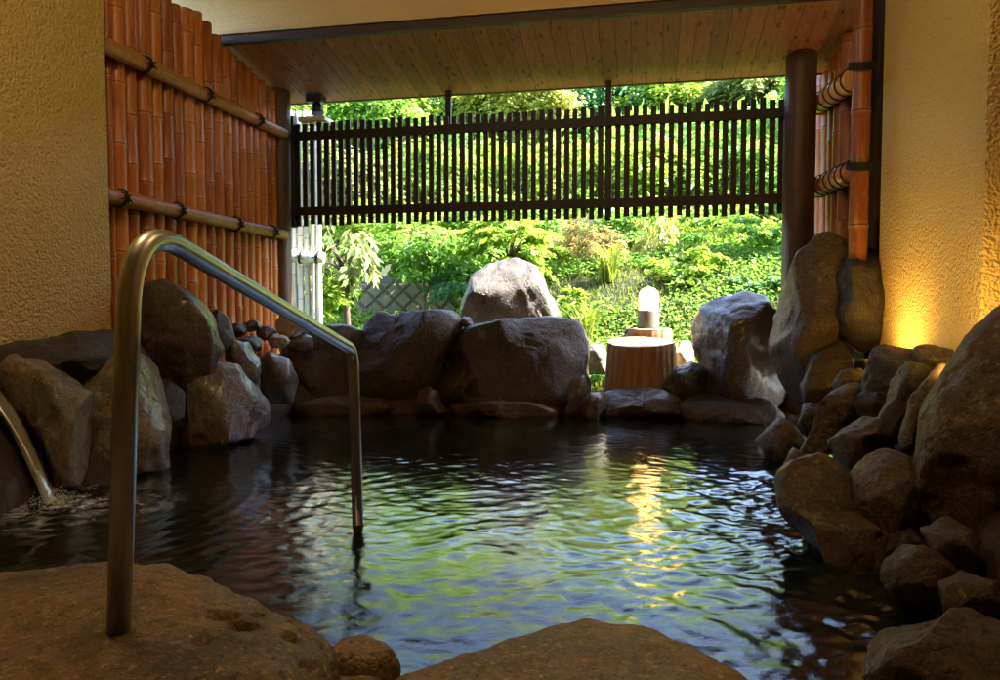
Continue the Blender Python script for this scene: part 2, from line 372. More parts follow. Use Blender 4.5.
# left bank
rock('large angular boulder leaning in front of the bamboo screen, behind the handrail', [(138,305),(148,283),(166,279),(195,297),(213,318),(223,350),(207,382),(180,395),(152,385),(136,350)], 4.15, .28, 'rock_wet', group=LK, box=.5)
rock('small dark rock on the right shoulder of the large angular boulder', [(203,317),(215,307),(229,318),(236,340),(227,353),(208,350)], 4.5, .12, sub=4, group=LK)
rock('upright grey rock with a pointed top behind the pale wedge rock', [(223,352),(234,337),(249,340),(260,360),(260,384),(238,388),(226,372)], 4.55, .13, 'rock_wet', sub=4, group=LK)
rock('squat brown rock between the upright grey rock and the far corner', [(257,362),(268,350),(290,358),(299,382),(294,404),(262,406)], 4.85, .16, 'rock_wet', sub=4, group=LK)
rock('pale wedge-shaped rock with an orange stain along its waterline', [(174,402),(181,376),(200,363),(235,367),(256,384),(269,400),(277,416),(248,438),(215,455),(190,458),(170,446)], 'L', .24, 'rock_tan', group=LK, box=.45, facets=6)
rock('small dark stone wedged left of the pale wedge-shaped rock', [(150,387),(164,377),(182,395),(183,422),(168,434),(152,424)], 'L', .13, sub=4, group=LK)
rock('big rough rock behind the handrail post, wet and shining at its foot', [(60,400),(75,370),(100,358),(142,356),(160,370),(170,400),(175,438),(170,472),(130,482),(80,484),(58,450)], 'L', .25, 'rock_tan', group=LK, box=.5)
rock('long dark ridge rock along the foot of the left stucco wall', [(-60,352),(0,345),(50,336),(110,331),(150,345),(160,365),(120,385),(40,390),(-60,400)], 'L', .2, group=LK)
rock('long leaning boulder with a rusty edge, right beside the falling water', [(-2,368),(12,350),(40,350),(70,373),(91,408),(95,442),(88,470),(76,492),(54,486),(36,450),(10,410)], 'L', .2, 'rock_tan', group=LK, box=.55)
rock('black wet rock in the shadow behind the falling water', [(-90,395),(5,392),(38,430),(55,482),(44,515),(0,530),(-90,530)], 3.35, .2, group=LK)
for (x, y, r_, D, l, mm) in [
    (237,330,9,4.9,'small dark cobble nearest the large angular boulder on the bank below the bamboo','rock'),
    (252,326,8,5.0,'small grey cobble below the bamboo, second along the bank','rock_wet'),
    (266,333,9,5.1,'small brown cobble below the bamboo beside the squat brown rock','rock_warm'),
    (278,341,9,5.1,'pale brown cobble on the bank above the squat brown rock','rock_pale'),
    (291,326,14,5.4,'bright sunlit stone at the foot of the left round post','rock_pale'),
    (300,343,12,5.4,'flat cobble right of the sunlit stone by the left post','rock_wet'),
    (250,344,11,4.8,'cobble lying just behind the upright grey rock','rock')]:
    rock(l, [(x + r_ * 1.25 * math.cos(a) * (1 + .1 * math.sin(3 * a + x)), y + r_ * .85 * math.sin(a)) for a in np.linspace(0, 6.283, 11)[:-1]], D, None, mm, sub=4, group='cobbles below the bamboo screen')
# right wall
rock('tall upright boulder standing in front of the right round post', [(771,330),(780,290),(795,255),(815,234),(831,229),(846,239),(857,252),(852,290),(847,340),(837,377),(816,410),(795,414),(777,388),(769,355)], 4.4, .28, 'rock_warm', group=RW, box=.55)
rock('rounded boulder tucked between the tall upright boulder and the yellow pier', [(831,282),(845,258),(865,249),(890,250),(894,340),(862,354),(838,337),(827,307)], 4.2, .2, group=RW)
rock('dark lumpy stone below the rounded boulder beside the yellow pier', [(809,370),(819,350),(845,341),(857,360),(847,382),(832,402),(812,414),(805,392)], 'R', .15, group=RW)
rock('low pale stone at the waterline where right wall meets the far ledge', [(757,442),(764,425),(780,417),(796,427),(802,447),(792,466),(763,466)], 'R', .13, 'rock_warm', sub=4, group=RW)
rock('small orange stone at the waterline under the slanting rust-brown stone', [(783,462),(794,448),(805,455),(806,482),(797,500),(784,492)], 'R', .1, 'rock_warm', sub=4, group=RW)
rock('slanting long rust-brown stone in the right wall', [(802,457),(811,430),(832,395),(850,375),(863,380),(861,402),(846,432),(826,458),(808,470)], 'R', .13, 'rock_warm', group=RW)
rock('dark egg-shaped stone directly under the yellow pier', [(857,377),(869,355),(890,347),(917,350),(924,365),(908,392),(886,407),(864,404)], 'R', .13, group=RW)
rock('brown egg-shaped stone below the dark one under the pier', [(832,452),(844,428),(865,414),(884,418),(890,441),(872,467),(850,478),(835,470)], 'R', .13, 'rock_warm', group=RW)
rock('narrow slanting stone left of the two narrow ones beside the huge corner boulder', [(884,412),(894,385),(915,364),(934,366),(930,392),(912,418),(897,448),(885,442)], 'R', .11, group=RW, sub=5)
rock('narrow slanting stone pressed against the huge corner boulder', [(902,432),(911,400),(935,374),(952,363),(955,390),(932,424),(917,455),(904,458)], 'R', .11, 'rock_warm', group=RW, sub=5)
rock('huge boulder cut off by the right edge of the photo', [(916,455),(925,410),(945,372),(970,335),(1000,305),(1060,295),(1090,450),(1055,590),(1000,590),(962,560),(930,515),(915,485)], 2.2, .26, 'rock_warm', sub=6, group=RW, box=.55)
rock('round-shouldered stone in the middle of the right wall', [(848,492),(864,466),(890,451),(917,459),(929,490),(924,530),(902,552),(868,546),(850,518)], 'R', .16, 'rock_warm', group=RW)
rock('big bulging stone rising from the water at the right wall foot', [(791,482),(810,464),(836,459),(857,480),(868,520),(905,545),(912,585),(885,625),(850,605),(818,562),(795,525)], 'R', .2, 'rock_warm', sub=6, group=RW, box=.55)
rock('small round stone below the round-shouldered stone', [(884,582),(889,560),(910,547),(936,549),(954,570),(950,597),(922,610),(894,606)], 'R', .1, 'rock_warm', group=RW)
rock('dark stone at the right photo edge under the huge boulder', [(972,622),(985,580),(1005,558),(1050,575),(1060,665),(990,678)], 1.95, .12, group=RW)
rock('flat rough stone at the water in the lower right corner', [(866,642),(878,627),(920,612),(970,608),(1030,630),(1060,720),(960,740),(885,712)], 'R', .16, 'rock_warm', sub=6, group=RW)
rock('small stone between tall upright boulder and slanting rust-brown stone', [(797,425),(806,408),(820,402),(830,415),(822,436),(806,444)], 'R', .1, sub=4, group=RW)
rock('small dark stone tucked above the slanting rust-brown stone', [(836,392),(846,375),(862,368),(870,380),(862,396),(845,404)], 'R', .1, sub=4, group=RW)
_keep = _seed[0]
rock('small pebble-like stone filling the gap left of the round-shouldered stone', [(846,476),(856,464),(872,462),(880,476),(868,492),(850,490)], 'R', .09, 'rock', sub=4, group=RW, push=.10)
rock('dark filler stone between the bulging stone and the small round one', [(872,546),(890,532),(915,530),(930,545),(915,565),(880,566)], 'R', .10, 'rock', sub=4, group=RW, push=.10)
rock('dark filler stone between the small round stone and the huge boulder', [(925,530),(945,515),(975,530),(985,560),(962,580),(932,560)], 'R', .12, 'rock_warm', sub=5, group=RW, push=.06)
rock('low brown stone filling the slope between the small round stone and the lower corner', [(935,590),(960,570),(995,580),(1010,610),(985,630),(940,620)], 'R', .12, 'rock_warm', sub=5, group=RW, push=.06)
rock('dark filler stone behind the slanting rust-brown stone and the egg-shaped ones', [(855,405),(870,392),(890,396),(896,412),(880,426),(860,420)], 'R', .09, 'rock', sub=4, group=RW, push=.08)
rock('flat stone lying against the foot of the yellow pier', [(905,358),(925,346),(955,348),(965,362),(945,374),(915,372)], 'R', .09, 'rock_warm', sub=5, group=RW, push=.05)
_seed[0] = _keep
# foreground slabs
dn = [tuple(PZ(x, y, .2)[:2]) + (a, b_, c) for x, y, a, b_, c in ((221, 620, .030, .022, .045), (242, 632, .026, .016, .035), (289, 638, .014, .010, .02), (258, 616, .014, .014, .014), (200, 650, .02, .02, .01), (150, 610, .03, .03, .008))]
sl = slab('broad ochre slab carrying the handrail, lower left', [(-60,585),(0,574),(60,570),(135,565),(200,571),(258,589),(303,614),(328,645),(318,672),(290,720)], .21, .16, ext=[(-.25,.45),(-1.0,.35),(-1.75,.7),(-1.9,1.3)], dents=dn, sub=8)
slab('ochre slab at the bottom centre with a rounded hump', [(368,676),(420,657),(475,643),(540,625),(598,610),(655,622),(712,648),(765,680),(800,730)], .20, .17, ext=[(.3,.35),(-.25,.4),(-.22,.85)])
slab('small rounded stone between the two ochre slabs', [(322,660),(335,648),(362,643),(392,652),(402,664),(385,676),(345,677),(326,672)], .15, .1, sub=5)
slab('lowest small stone wedged under the ochre slabs', [(285,690),(300,668),(350,672),(400,672),(395,700),(340,720)], .12, .1, sub=5)

# ------------------------------------------------------------------ bank (one ring of ground round the pool)
loop_px = [(760,760,.16),(905,700,.2),(885,650,.25),(900,610,.45),(858,556,.6),(825,505,.66),(800,470,.62),(795,440,.55),(790,424,.2),(700,420,.10),(600,420,.08),(500,419,.10),(400,418,.14),(300,417,.42),(262,428,.60),(180,455,.62),(150,480,.60),(92,492,.58),(20,525,.58),(-60,560,.55),(-120,590,.25),(-60,620,.14)]
lp = [list(PZ(x, y, 0)[:2]) + [h] for x, y, h in loop_px] + [[-.6, .9, .13], [-.2, .95, .13], [.2, .9, .13]]
lp = np.array(lp); n = 420
seg = np.linalg.norm(np.roll(lp, -1, 0)[:, :2] - lp[:, :2], axis=1); cum = np.concatenate([[0], np.cumsum(seg)]); tt = np.linspace(0, cum[-1], n + 1)[:-1]
lpc = np.vstack([lp, lp[:1]]); L = np.stack([np.interp(tt, cum, lpc[:, k]) for k in range(3)], 1)
for _ in range(4): L = (np.roll(L, 1, 0) + 2 * L + np.roll(L, -1, 0)) / 4
tan = np.roll(L, -3, 0)[:, :2] - np.roll(L, 3, 0)[:, :2]; tan /= np.linalg.norm(tan, axis=1)[:, None]
out = np.stack([tan[:, 1], -tan[:, 0]], 1)       # loop runs anticlockwise: outward is to the right
prof = [(.04, -.5), (.12, -.05), (.17, .1), (.27, .3), (.42, .6), (.58, .85), (.75, .97), (.95, 1.0), (1.3, 1.0)]
vs, fs = [], []
for j, (o_, hh) in enumerate(prof):
    for i in range(n):
        z = hh ** (.55 if L[i, 2] < .25 else .85) * L[i, 2] if hh > 0 else hh * .6
        wf_ = .98 if L[i, 0] > 0 and L[i, 2] > .3 else (.8 if L[i, 2] > .3 else 1); q_ = (o_ + .04) * wf_
        vs.append((L[i, 0] + out[i, 0] * q_, L[i, 1] + out[i, 1] * q_, z))
vs = np.array(vs); nz = fbm(vs * 4, 5, 4); vs[:, 2] += nz * .05 * (vs[:, 2] > 0); vs[:, 0] += fbm(vs * 5, 9, 3) * .05; vs[:, 1] += fbm(vs * 5, 13, 3) * .05
for j in range(len(prof) - 1):
    for i in range(n):
        a = j * n + i; b = j * n + (i + 1) % n; fs.append((a, b, b + n, a + n))
tag(mesh('bank', vs, fs, M['bank'], smooth=True), 'rough brown mortar bank between the rocks round the pool', 'bank', kind='structure')

# ------------------------------------------------------------------ water
POUR = PZ(52, 502, 0)[:2]
nx, ny = 420, 470
gx, gy = np.meshgrid(np.linspace(-3.3, 1.7, nx), np.linspace(.45, 5.75, ny)); X, Y = gx.ravel(), gy.ravel()
rg = np.random.default_rng(4); Z = np.zeros(X.size)
pq = np.stack([X, Y, X * 0], 1)
wx = X + .16 * fbm(pq * 2.0, 60, 4); wy = Y + .16 * fbm(pq * 2.0 + 9, 61, 4)
for k in range(34):
    lam = .035 * (9 ** (k / 33)); th = rg.normal(1.1, 1.25); ph = rg.uniform(0, 6.28)
    Z += lam * .0066 * (1.0 if lam < .12 else .55) * np.sin((wx * math.cos(th) + wy * math.sin(th)) * 2 * math.pi / lam + ph) * (0.5 + .8 * np.abs(vnoise(pq * 1.6 + k, k)))
dist = np.hypot(X - POUR[0], Y - POUR[1])
calm = np.clip(.22 + .9 * np.exp(-((Y - 2.6) / 1.25) ** 2) + .2 * vnoise(pq * 1.1, 3), .12, 1.4)
calm = .13 + .34 * np.exp(-((Y - 1.75) / .85) ** 2) + .15 * vnoise(pq * 1.1, 3) + .25 * np.exp(-((X + .9) / .8) ** 2 - ((Y - 3) / 1.) ** 2) + 2.0 * np.exp(-((X - .58) / .36) ** 2 - ((Y - 2.95) / .95) ** 2)
Z *= calm
Z += .0022 * np.exp(-dist * 1.3) * np.sin(dist * 2 * math.pi / .085) * (1 + .7 * vnoise(pq * 5, 77))
Z += .014 * np.exp(-(dist / .17) ** 2) * fbm(pq * 22, 7, 3)
idx = np.arange(nx * ny).reshape(ny, nx)
wf = np.stack([idx[:-1, :-1], idx[:-1, 1:], idx[1:, 1:], idx[1:, :-1]], -1).reshape(-1, 4)
t = NT('pool water'); v = t.coord()
g = t.n('ShaderNodeNewGeometry'); dv = t.n('ShaderNodeVectorMath', operation='DISTANCE'); t.l(g.outputs['Position'], dv.inputs[0]); dv.inputs[1].default_value = (POUR[0] + .12, POUR[1], 0)
nn = t.noise(t.coord((1, 1, 1)), 9, 8, .68, 1.2)
fo = t.math('MULTIPLY', t.ramp(dv.outputs[1], [(.05, 1.0), (.2, .6), (.45, 0.0)]), t.ramp(nn, [(.47, 0.0), (.66, 1.0)]))
b1 = t.noise(t.coord((1, 1.5, 1)), 22, 5, .68, 1.2)
col = t.mix(fo, (.004, .007, .006), (.8, .9, .95))
t.bsdf(col, t.math('ADD', t.math('MULTIPLY', fo, .4), .045), t.bump(b1, .14, .006), IOR=2.2); M['water'] = t.m
tag(mesh('water', np.stack([X, Y, Z], 1), wf, M['water'], smooth=True), kind='structure', label='dark rippled hot spring water in the pool', cat='water')

# ------------------------------------------------------------------ room shell
XL, XR = -2.9, 1.27
YL = float(PX(109, 200, -2.78)[1])
def struct(name, mb, m):
    o = mb.build(name, m); tag(o, kind='structure'); return o
struct('wall_left', MB().box(-3.1, -2.78, -3, YL, 0, 3.1, .01), M['plaster'])
pa, pb = float(PX(984, 200, 1.3)[1]), float(PX(880, 200, 1.3)[1])
struct('wall_right', MB().box(1.3, 2.6, pa, pb, .0, 3.1, .012), M['plaster'])
struct('wall_side', MB().box(2.4, 2.6, -3, pa - .003, 0, 3.1), M['plaster'])
struct('wall_back', MB().box(-3.1, 2.6, -3.2, -3.003, 0, 3.1), M['plaster'])
struct('ceiling_plaster', MB().box(-3.4, 2.6, -3.2, 4.85, 3.103, 3.2), M['smooth'])
struct('lintel', MB().box(-3.4, 2.6, 4.72, 4.86, 2.70, 3.10), M['smooth'])
struct('lintel_trim', MB().box(-3.4, 2.6, 4.685, 4.86, 2.672, 2.697, .004), M['smooth'])
struct('ceiling_beam', MB().box(-3.4, 2.6, 4.70, 4.745, 2.612, 2.669, .004), M['trim'])
struct('floor', MB().box(-3.0, 2.4, -3, .62, -.3, .11), M['slab'])
# sloping board ceiling over the opening
za, zb, ya, yb = 2.652, 2.470, 4.748, 5.70
mb = MB(); x = -3.35
while x < 2.6:
    w = .105; b = bmesh.new(); bmesh.ops.create_cube(b, size=1)
    for q in b.verts:
        yy = ya if q.co.y < 0 else yb; zz = za if q.co.y < 0 else zb
        q.co = (math.floor(x / .105) * .105 + .0525 + q.co.x * (w - .0015), yy, zz + (0 if q.co.z < 0 else .02))
    bmesh.ops.bevel(b, geom=[e for e in b.edges if abs(e.verts[0].co.y - e.verts[1].co.y) > .1], offset=.002, segments=1, affect='EDGES'); mb.add(b); x += .105
struct('ceiling', mb, M['ceil'])
b = bmesh.new(); bmesh.ops.create_cube(b, size=1)
for q in b.verts: q.co = (-.4 + q.co.x * 6.1, ya - .0 if q.co.y < 0 else yb + .05, (za + .024 if q.co.y < 0 else zb + .024) + (0 if q.co.z < 0 else .12))
mb = MB(); mb.add(b); struct('roof', mb, M['darkwood'])
struct('roof_edge', MB().box(-3.4, 2.65, yb + .003, yb + .03, zb - .006, zb + .02), M['darkwood'])

# ------------------------------------------------------------------ posts
def wobbly_post(label, x, y, r_, z0, z1, m):
    mb = MB(); pts, rr = [], []
    for k in range(24):
        f_ = k / 23; pts.append((x + .006 * math.sin(5 * f_ + x), y + .005 * math.cos(4 * f_), z0 + (z1 - z0) * f_)); rr.append(r_ * (1.06 - .08 * f_ + .012 * math.sin(17 * f_ + x)))
    mb.tube(pts, rr, 28); o = mb.build('post', m); return tag(o, label, 'post', 'round timber posts carrying the roof')
p1 = PX(287, 200, -2.86); wobbly_post('round timber post at the far end of the long left bamboo screen', -2.90, 5.50, .085, .1, 2.56, M['post'])
p2 = PY(799, 200, 5.45); wobbly_post('thicker round timber post at the right end of the slatted fence', float(p2[0]), 5.45, .105, .0, 2.57, M['post'])

# ------------------------------------------------------------------ slatted fence
fe = empty('slatted_fence', (-.9, 5.6, 1.47)); tag(fe, 'dark fence of thin upright wooden slats hung across the opening', 'fence')
FY = 5.6
xa, xb = float(PY(298, 200, FY)[0]), float(PY(782, 200, FY)[0])
zt = float(PY(700, 102, FY)[2]); zbm = float(PY(700, 216, FY)[2])
mb = MB(); k = 0; x = xa
while x < xb:
    w = rnd.uniform(.038, .043); dz = rnd.uniform(-.012, .012); yy = FY + rnd.uniform(-.003, .003)
    mb.box(x - w / 2, x + w / 2, yy, yy + .02, zbm + rnd.uniform(-.012, .01), zt + dz, .002); x += .0636 + rnd.uniform(-.003, .003)
def inv(o, p):   # keep world place when parenting to a moved empty
    o.parent = p; o.location = tuple(-np.array(p.location)); return o
inv(mb.build('slat_panel', M['darkwood']), fe)
for py in (114, 199):
    z = float(PY(780, py, FY)[2]); inv(MB().box(xa - .03, xb + .03, FY - .032, FY - .004, z - .034, z + .034, .004).build('rail', M['darkwood']), fe)
for x in (xa - .07, xb + .035): inv(MB().box(x, x + .055, FY - .036, FY + .03, zbm - .02, zt + .05, .004).build('end_board', M['darkwood']), fe)
for px in (448.5, 608.5):
    x = float(PY(px, 100, FY + .04)[0]); inv(MB().box(x - .022, x + .022, FY + .026, FY + .06, zbm - .015 if px > 500 else zt - .14, 2.48, .003).build('hanger', M['darkwood']), fe)

# ------------------------------------------------------------------ bamboo
def cane_mb(p0, p1, r_, n=20, nodes=None, taper=.06, step=.27):
    p0, p1 = Vector(p0), Vector(p1); Ln = (p1 - p0).length; d = (p1 - p0) / Ln
    nd = []; s = rnd.uniform(.02, .25)
    while s < Ln - .02: nd.append(s); s += step * rnd.uniform(.8, 1.25)
    ss = {0: 1.0, Ln: 1 - taper}
    for q in nd:
        t_ = 1 - taper * q / Ln
        for e, k in ((-.02, 1.0), (-.008, 1.055), (-.002, 1.08), (0.001, .99), (.004, 1.06), (.009, 1.035), (.03, .985), (.1, .975)):
            if 0 < q + e < Ln: ss[q + e] = k * t_
    val = {}
    for q in nd:
        for e, k in ((-.02, 0), (-.008, .6), (-.002, .5), (0.001, -1.0), (.004, -.8), (.009, .5), (.03, 0)): val[q + e] = k
    keys = sorted(ss); side = d.cross(Vector((.3, .2, .9))).normalized(); bow = rnd.uniform(-.006, .006)
    mb = MB(); mb.tube([p0 + d * k + side * bow * math.sin(math.pi * k / Ln) for k in keys], [r_ * ss[k] for k in keys], n, vals=[val.get(k, 0) for k in keys])
    return mb
def tie(p, d, r_, m=M['rope'], n=3, knot=True, side=Vector((1, 0, 0))):
    mb = MB(); p = Vector(p); d = Vector(d).normalized(); a = d.cross(Vector((0, 0, 1))).normalized(); b = a.cross(d)
    for k in range(n):
        o_ = (k - (n - 1) / 2) * .007
        ring = [p + d * (o_ + .010 * math.sin(t_)) + (a * math.cos(t_) + b * math.sin(t_)) * (r_ + .004) for t_ in np.linspace(0, 2 * math.pi, 21)]
        mb.tube(ring, .0038, 6)
    if knot:
        c = p + side * (r_ + .010) ; up = Vector((0, 0, 1))
        for s1, s2 in ((1, 1), (-1, 1), (1, -1), (-1, -.6), (.3, -1.2)):
            mb.tube([c, c + d * s1 * .022 + up * s2 * .014 + side * .008, c + d * s1 * .045 + up * s2 * .022], [.006, .0045, .003], 6)
        for k in range(6):
            t_ = k * 1.05; mb.tube([c + d * .010 * math.cos(t_) + up * .010 * math.sin(t_) - side * .006, c + d * .010 * math.cos(t_ + 1.2) + up * .011 * math.sin(t_ + 1.2) + side * .008], .0055, 6)
    return mb
bs = empty('bamboo_screen', (XL, 4.4, .5)); tag(bs, 'tall screen of orange-brown bamboo canes with two tied rails, left of the pool', 'bamboo fence')
edges = [100,106,111,117,129,140,155,165,176,185,197,206,215,224,233,240,247,254,260,267,272,277.5]
tops = [None]*8 + [8,12,15,25,38,50,57,63,70,76,82,88,92]
for i in range(len(edges) - 1):
    y0, y1 = float(PX(edges[i], 200, XL)[1]), float(PX(edges[i + 1], 200, XL)[1]); yc = (y0 + y1) / 2; r_ = (y1 - y0) / 2 * .92
    r_ = min(r_, .055)
    tp = tops[i]; zt_ = 2.84 if tp is None else float(PX((edges[i] + edges[i + 1]) / 2, tp, XL)[2])
    inv(cane_mb((XL - .02 + rnd.uniform(-.006, .006), yc, .35), (XL - .02, yc, zt_), r_, step=.34).build('cane', M['bamboo']), bs)
bb = MB().box(XL - .12, XL - .085, 3.2, 5.45, .3, 2.35).build('shade_board', M['darkwood']); inv(bb, bs)  # added dark sheet: stops light leaks, stands for the shade between the canes
for ya_, yb_, pts in (((112, 49), (284, 134), [(145, 'a'), (205, 'b'), (256, 'c')]), ((110, 196), (284, 235), [(117, 'a'), (174, 'b'), (233, 'c'), (269, 'd')])):
    A = PX(ya_[0], ya_[1], XL + .06); B = PX(yb_[0], yb_[1], XL + .06); A = A + (A - B) * .15
    rail = inv(cane_mb(A, B, .047, taper=.14, step=.42).build('rail', M['bamboo_rail']), bs)
    d = Vector(B - A)
    for px, _ in pts:
        q = A + (B - A) * ((PX(px, 100, XL + .06)[1] - A[1]) / (B[1] - A[1])); tm = tie(q, d, .047, side=Vector((1, -.2, 0)).normalized()).build('rope_tie', M['rope']); tm.parent = rail
# right screen
b2 = empty('bamboo_screen', (XR, 5, .5)); tag(b2, 'narrow reddish bamboo screen between the right round post and the yellow pier', 'bamboo fence')
for i, px in enumerate([822, 828, 834.5, 841, 847]):
    q = PX(px, 200, XR + .03); zt_ = float(PX(px, [68, 66, 60, 57, 40][i], XR + .03)[2]); inv(cane_mb((q[0], q[1], .4), (q[0], q[1], zt_), .062, step=.36).build('cane', M['bamboo']), b2)
q = PX(858.5, 200, XR - .09); inv(cane_mb((q[0], q[1], .78), (q[0], q[1], 2.9), .052, step=.38).build('cane', M['bamboo_dark']), b2)
q2 = PX(872, 200, XR + .04); inv(MB().box(q2[0] - .03, q2[0] + .12, float(q2[1]) - .04, float(q2[1]) + .05, .4, 2.585).build('shade_board', M['darkwood']), b2)  # added dark strip standing for the dark gap beside the pier
inv(MB().box(XR + .13, XR + .16, 4.5, 5.7, .4, 2.4).build('shade_board', M['darkwood']), b2)  # same added dark sheet, behind the right canes
for a_, b_ in (((856, 78), (817, 106)), ((856, 171), (817, 188))):
    A = PX(a_[0], a_[1], XR - .06); B = PX(b_[0], b_[1], XR - .06)
    rail = inv(cane_mb(B + (B - A) * .03, A, .068, taper=.02, step=.35).build('rail', M['bamboo_rail']), b2)
    for k in range(7):
        qq = A + (B - A) * (.06 + k * .145); tm = tie(qq, B - A, .069, n=2, knot=False).build('rope_tie', M['rope']); tm.parent = rail
    mbk = MB()
    for k in range(4):
        mbk.tube([Vector((float(q[0]) + .064 * math.cos(t_), float(q[1]) + .064 * math.sin(t_), float(A[2]) + (k - 1.5) * .012 + .02 * math.sin(t_))) for t_ in np.linspace(0, 6.283, 21)], .0065, 6)
    tm = mbk.build('rope_tie', M['rope']); tm.parent = rail
# pale outdoor screen
b3 = empty('bamboo_screen', (-3.1, 6.3, .5)); tag(b3, 'pale outdoor bamboo screen outside, beyond the left round post', 'bamboo fence')
for px, tp in ((294, 120), (300.5, 120), (307, 125), (313.5, 122), (319, 126)):
    q = P(px, 250, 6.9); inv(cane_mb((q[0], q[1], .2), (q[0], q[1], 2.6), .027, step=.3).build('cane', M['bamboo_pale']), b3)
A, B = P(288, 256, 6.8), P(324, 258, 6.8); rail = inv(cane_mb(A, B, .055, step=.2).build('rail', M['bamboo_pale']), b3)
for px in (301, 318):
    q = P(px, 257, 6.8); tm = tie(q, B - A, .055, side=Vector((.2, -1, 0)).normalized()).build('rope_tie', M['rope']); tm.parent = rail

# ------------------------------------------------------------------ handrail
def fillet(pts, ts, n=14):
    o_ = [Vector(pts[0])]
    for i in range(1, len(pts) - 1):
        a, b, c = Vector(pts[i - 1]), Vector(pts[i]), Vector(pts[i + 1]); s = b + (a - b).normalized() * ts[i - 1]; e = b + (c - b).normalized() * ts[i - 1]
        for k in range(n + 1):
            f_ = k / n; o_.append(s * (1 - f_) ** 2 + b * 2 * f_ * (1 - f_) + e * f_ ** 2)
    o_.append(Vector(pts[-1])); return o_
Aq = PZ(117, 640, .205); D1 = float((Aq - C0) @ FH); Dq = PZ(360, 524, 0); D2 = float((Dq - C0) @ FH)
Bt = P(131, 218, D1); Ct = P(353, 350, D2)
hr = empty('handrail', Aq); tag(hr, 'bent steel tube handrail rising from the ochre slab and dipping into the water', 'handrail')
pts = fillet([Aq - [0, 0, .05], Bt, Ct, Dq - [0, 0, .4]], [.16, .07])
inv(MB().tube(pts, .0203, 32).build('tube', M['steel']), hr)
mb = MB(); mb.tube([Aq + [0, 0, -.03], Aq + [0, 0, .006], Aq + [0, 0, .012]], [.034, .030, .0225], 28); inv(mb.build('mortar_collar', M['bank']), hr)

# ------------------------------------------------------------------ pouring water
t = NT('falling water'); nn = t.noise(t.coord((30, 30, 3)), 3, 4, .6, .5)
bs_ = t.bsdf((.97, .99, 1.0), .06, t.bump(nn, 1.0, .02), IOR=1.33); bs_.inputs['Transmission Weight'].default_value = .7
gl = t.n('ShaderNodeBsdfGlossy'); gl.inputs['Roughness'].default_value = .3; mx = t.n('ShaderNodeMixShader'); mx.inputs[0].default_value = .32; t.l(bs_.outputs[0], mx.inputs[1]); t.l(gl.outputs[0], mx.inputs[2]); t.l(mx.outputs[0], t.out.inputs[0])
M['fall'] = t.m
S0 = P(-40, 372, 3.05); S1 = np.array([POUR[0], POUR[1], -.02]); vs, fs = [], []; K, W = 40, 14
for k in range(K + 1):
    f_ = k / K; c = S0 + (S1 - S0) * f_; c[2] = S0[2] + (S1[2] - S0[2]) * (f_ ** 2 * .95 + f_ * .05); hw = .050 * (1 - .45 * f_)
    for j in range(W):
        a_ = 2 * math.pi * j / W; rr_ = 1 + .12 * math.sin(5 * a_ + 3 * f_) + .06 * math.sin(3 * a_ + 11 * f_)
        vs.append(c + np.array([-.1, 1, 0]) * hw * math.cos(a_) * rr_ + np.array([.2, 0, .25]) * .04 * math.sin(a_) * rr_)
for k in range(K):
    for j in range(W): a_ = k * W + j; b_ = k * W + (j + 1) % W; fs.append((a_, b_, b_ + W, a_ + W))
o = mesh('water_stream', vs, fs, M['fall'], smooth=True); tag(o, 'arching stream of water pouring into the pool at the left edge', 'water stream')
V, Fc = ico(2); vs, fs = [], []; rr = random.Random(3)
for k in range(420):
    a_ = rr.uniform(0, 6.283); d_ = abs(rr.gauss(0, .06)); z = abs(rr.gauss(0, .03)) * math.exp(-d_ * 5); s = rr.uniform(.0008, .0024)
    c = np.array([POUR[0] + math.cos(a_) * d_, POUR[1] + math.sin(a_) * d_, z + .003]); b0 = len(vs)
    vs += list(V * s * [1.3, 1.3, .8] + c); fs += [[i + b0 for i in f_] for f_ in Fc]
tag(mesh('splash_droplets', vs, fs, simple('splash white', (.75, .8, .82), .2), smooth=True), 'white splash where the stream hits the water', 'splash', kind='stuff')

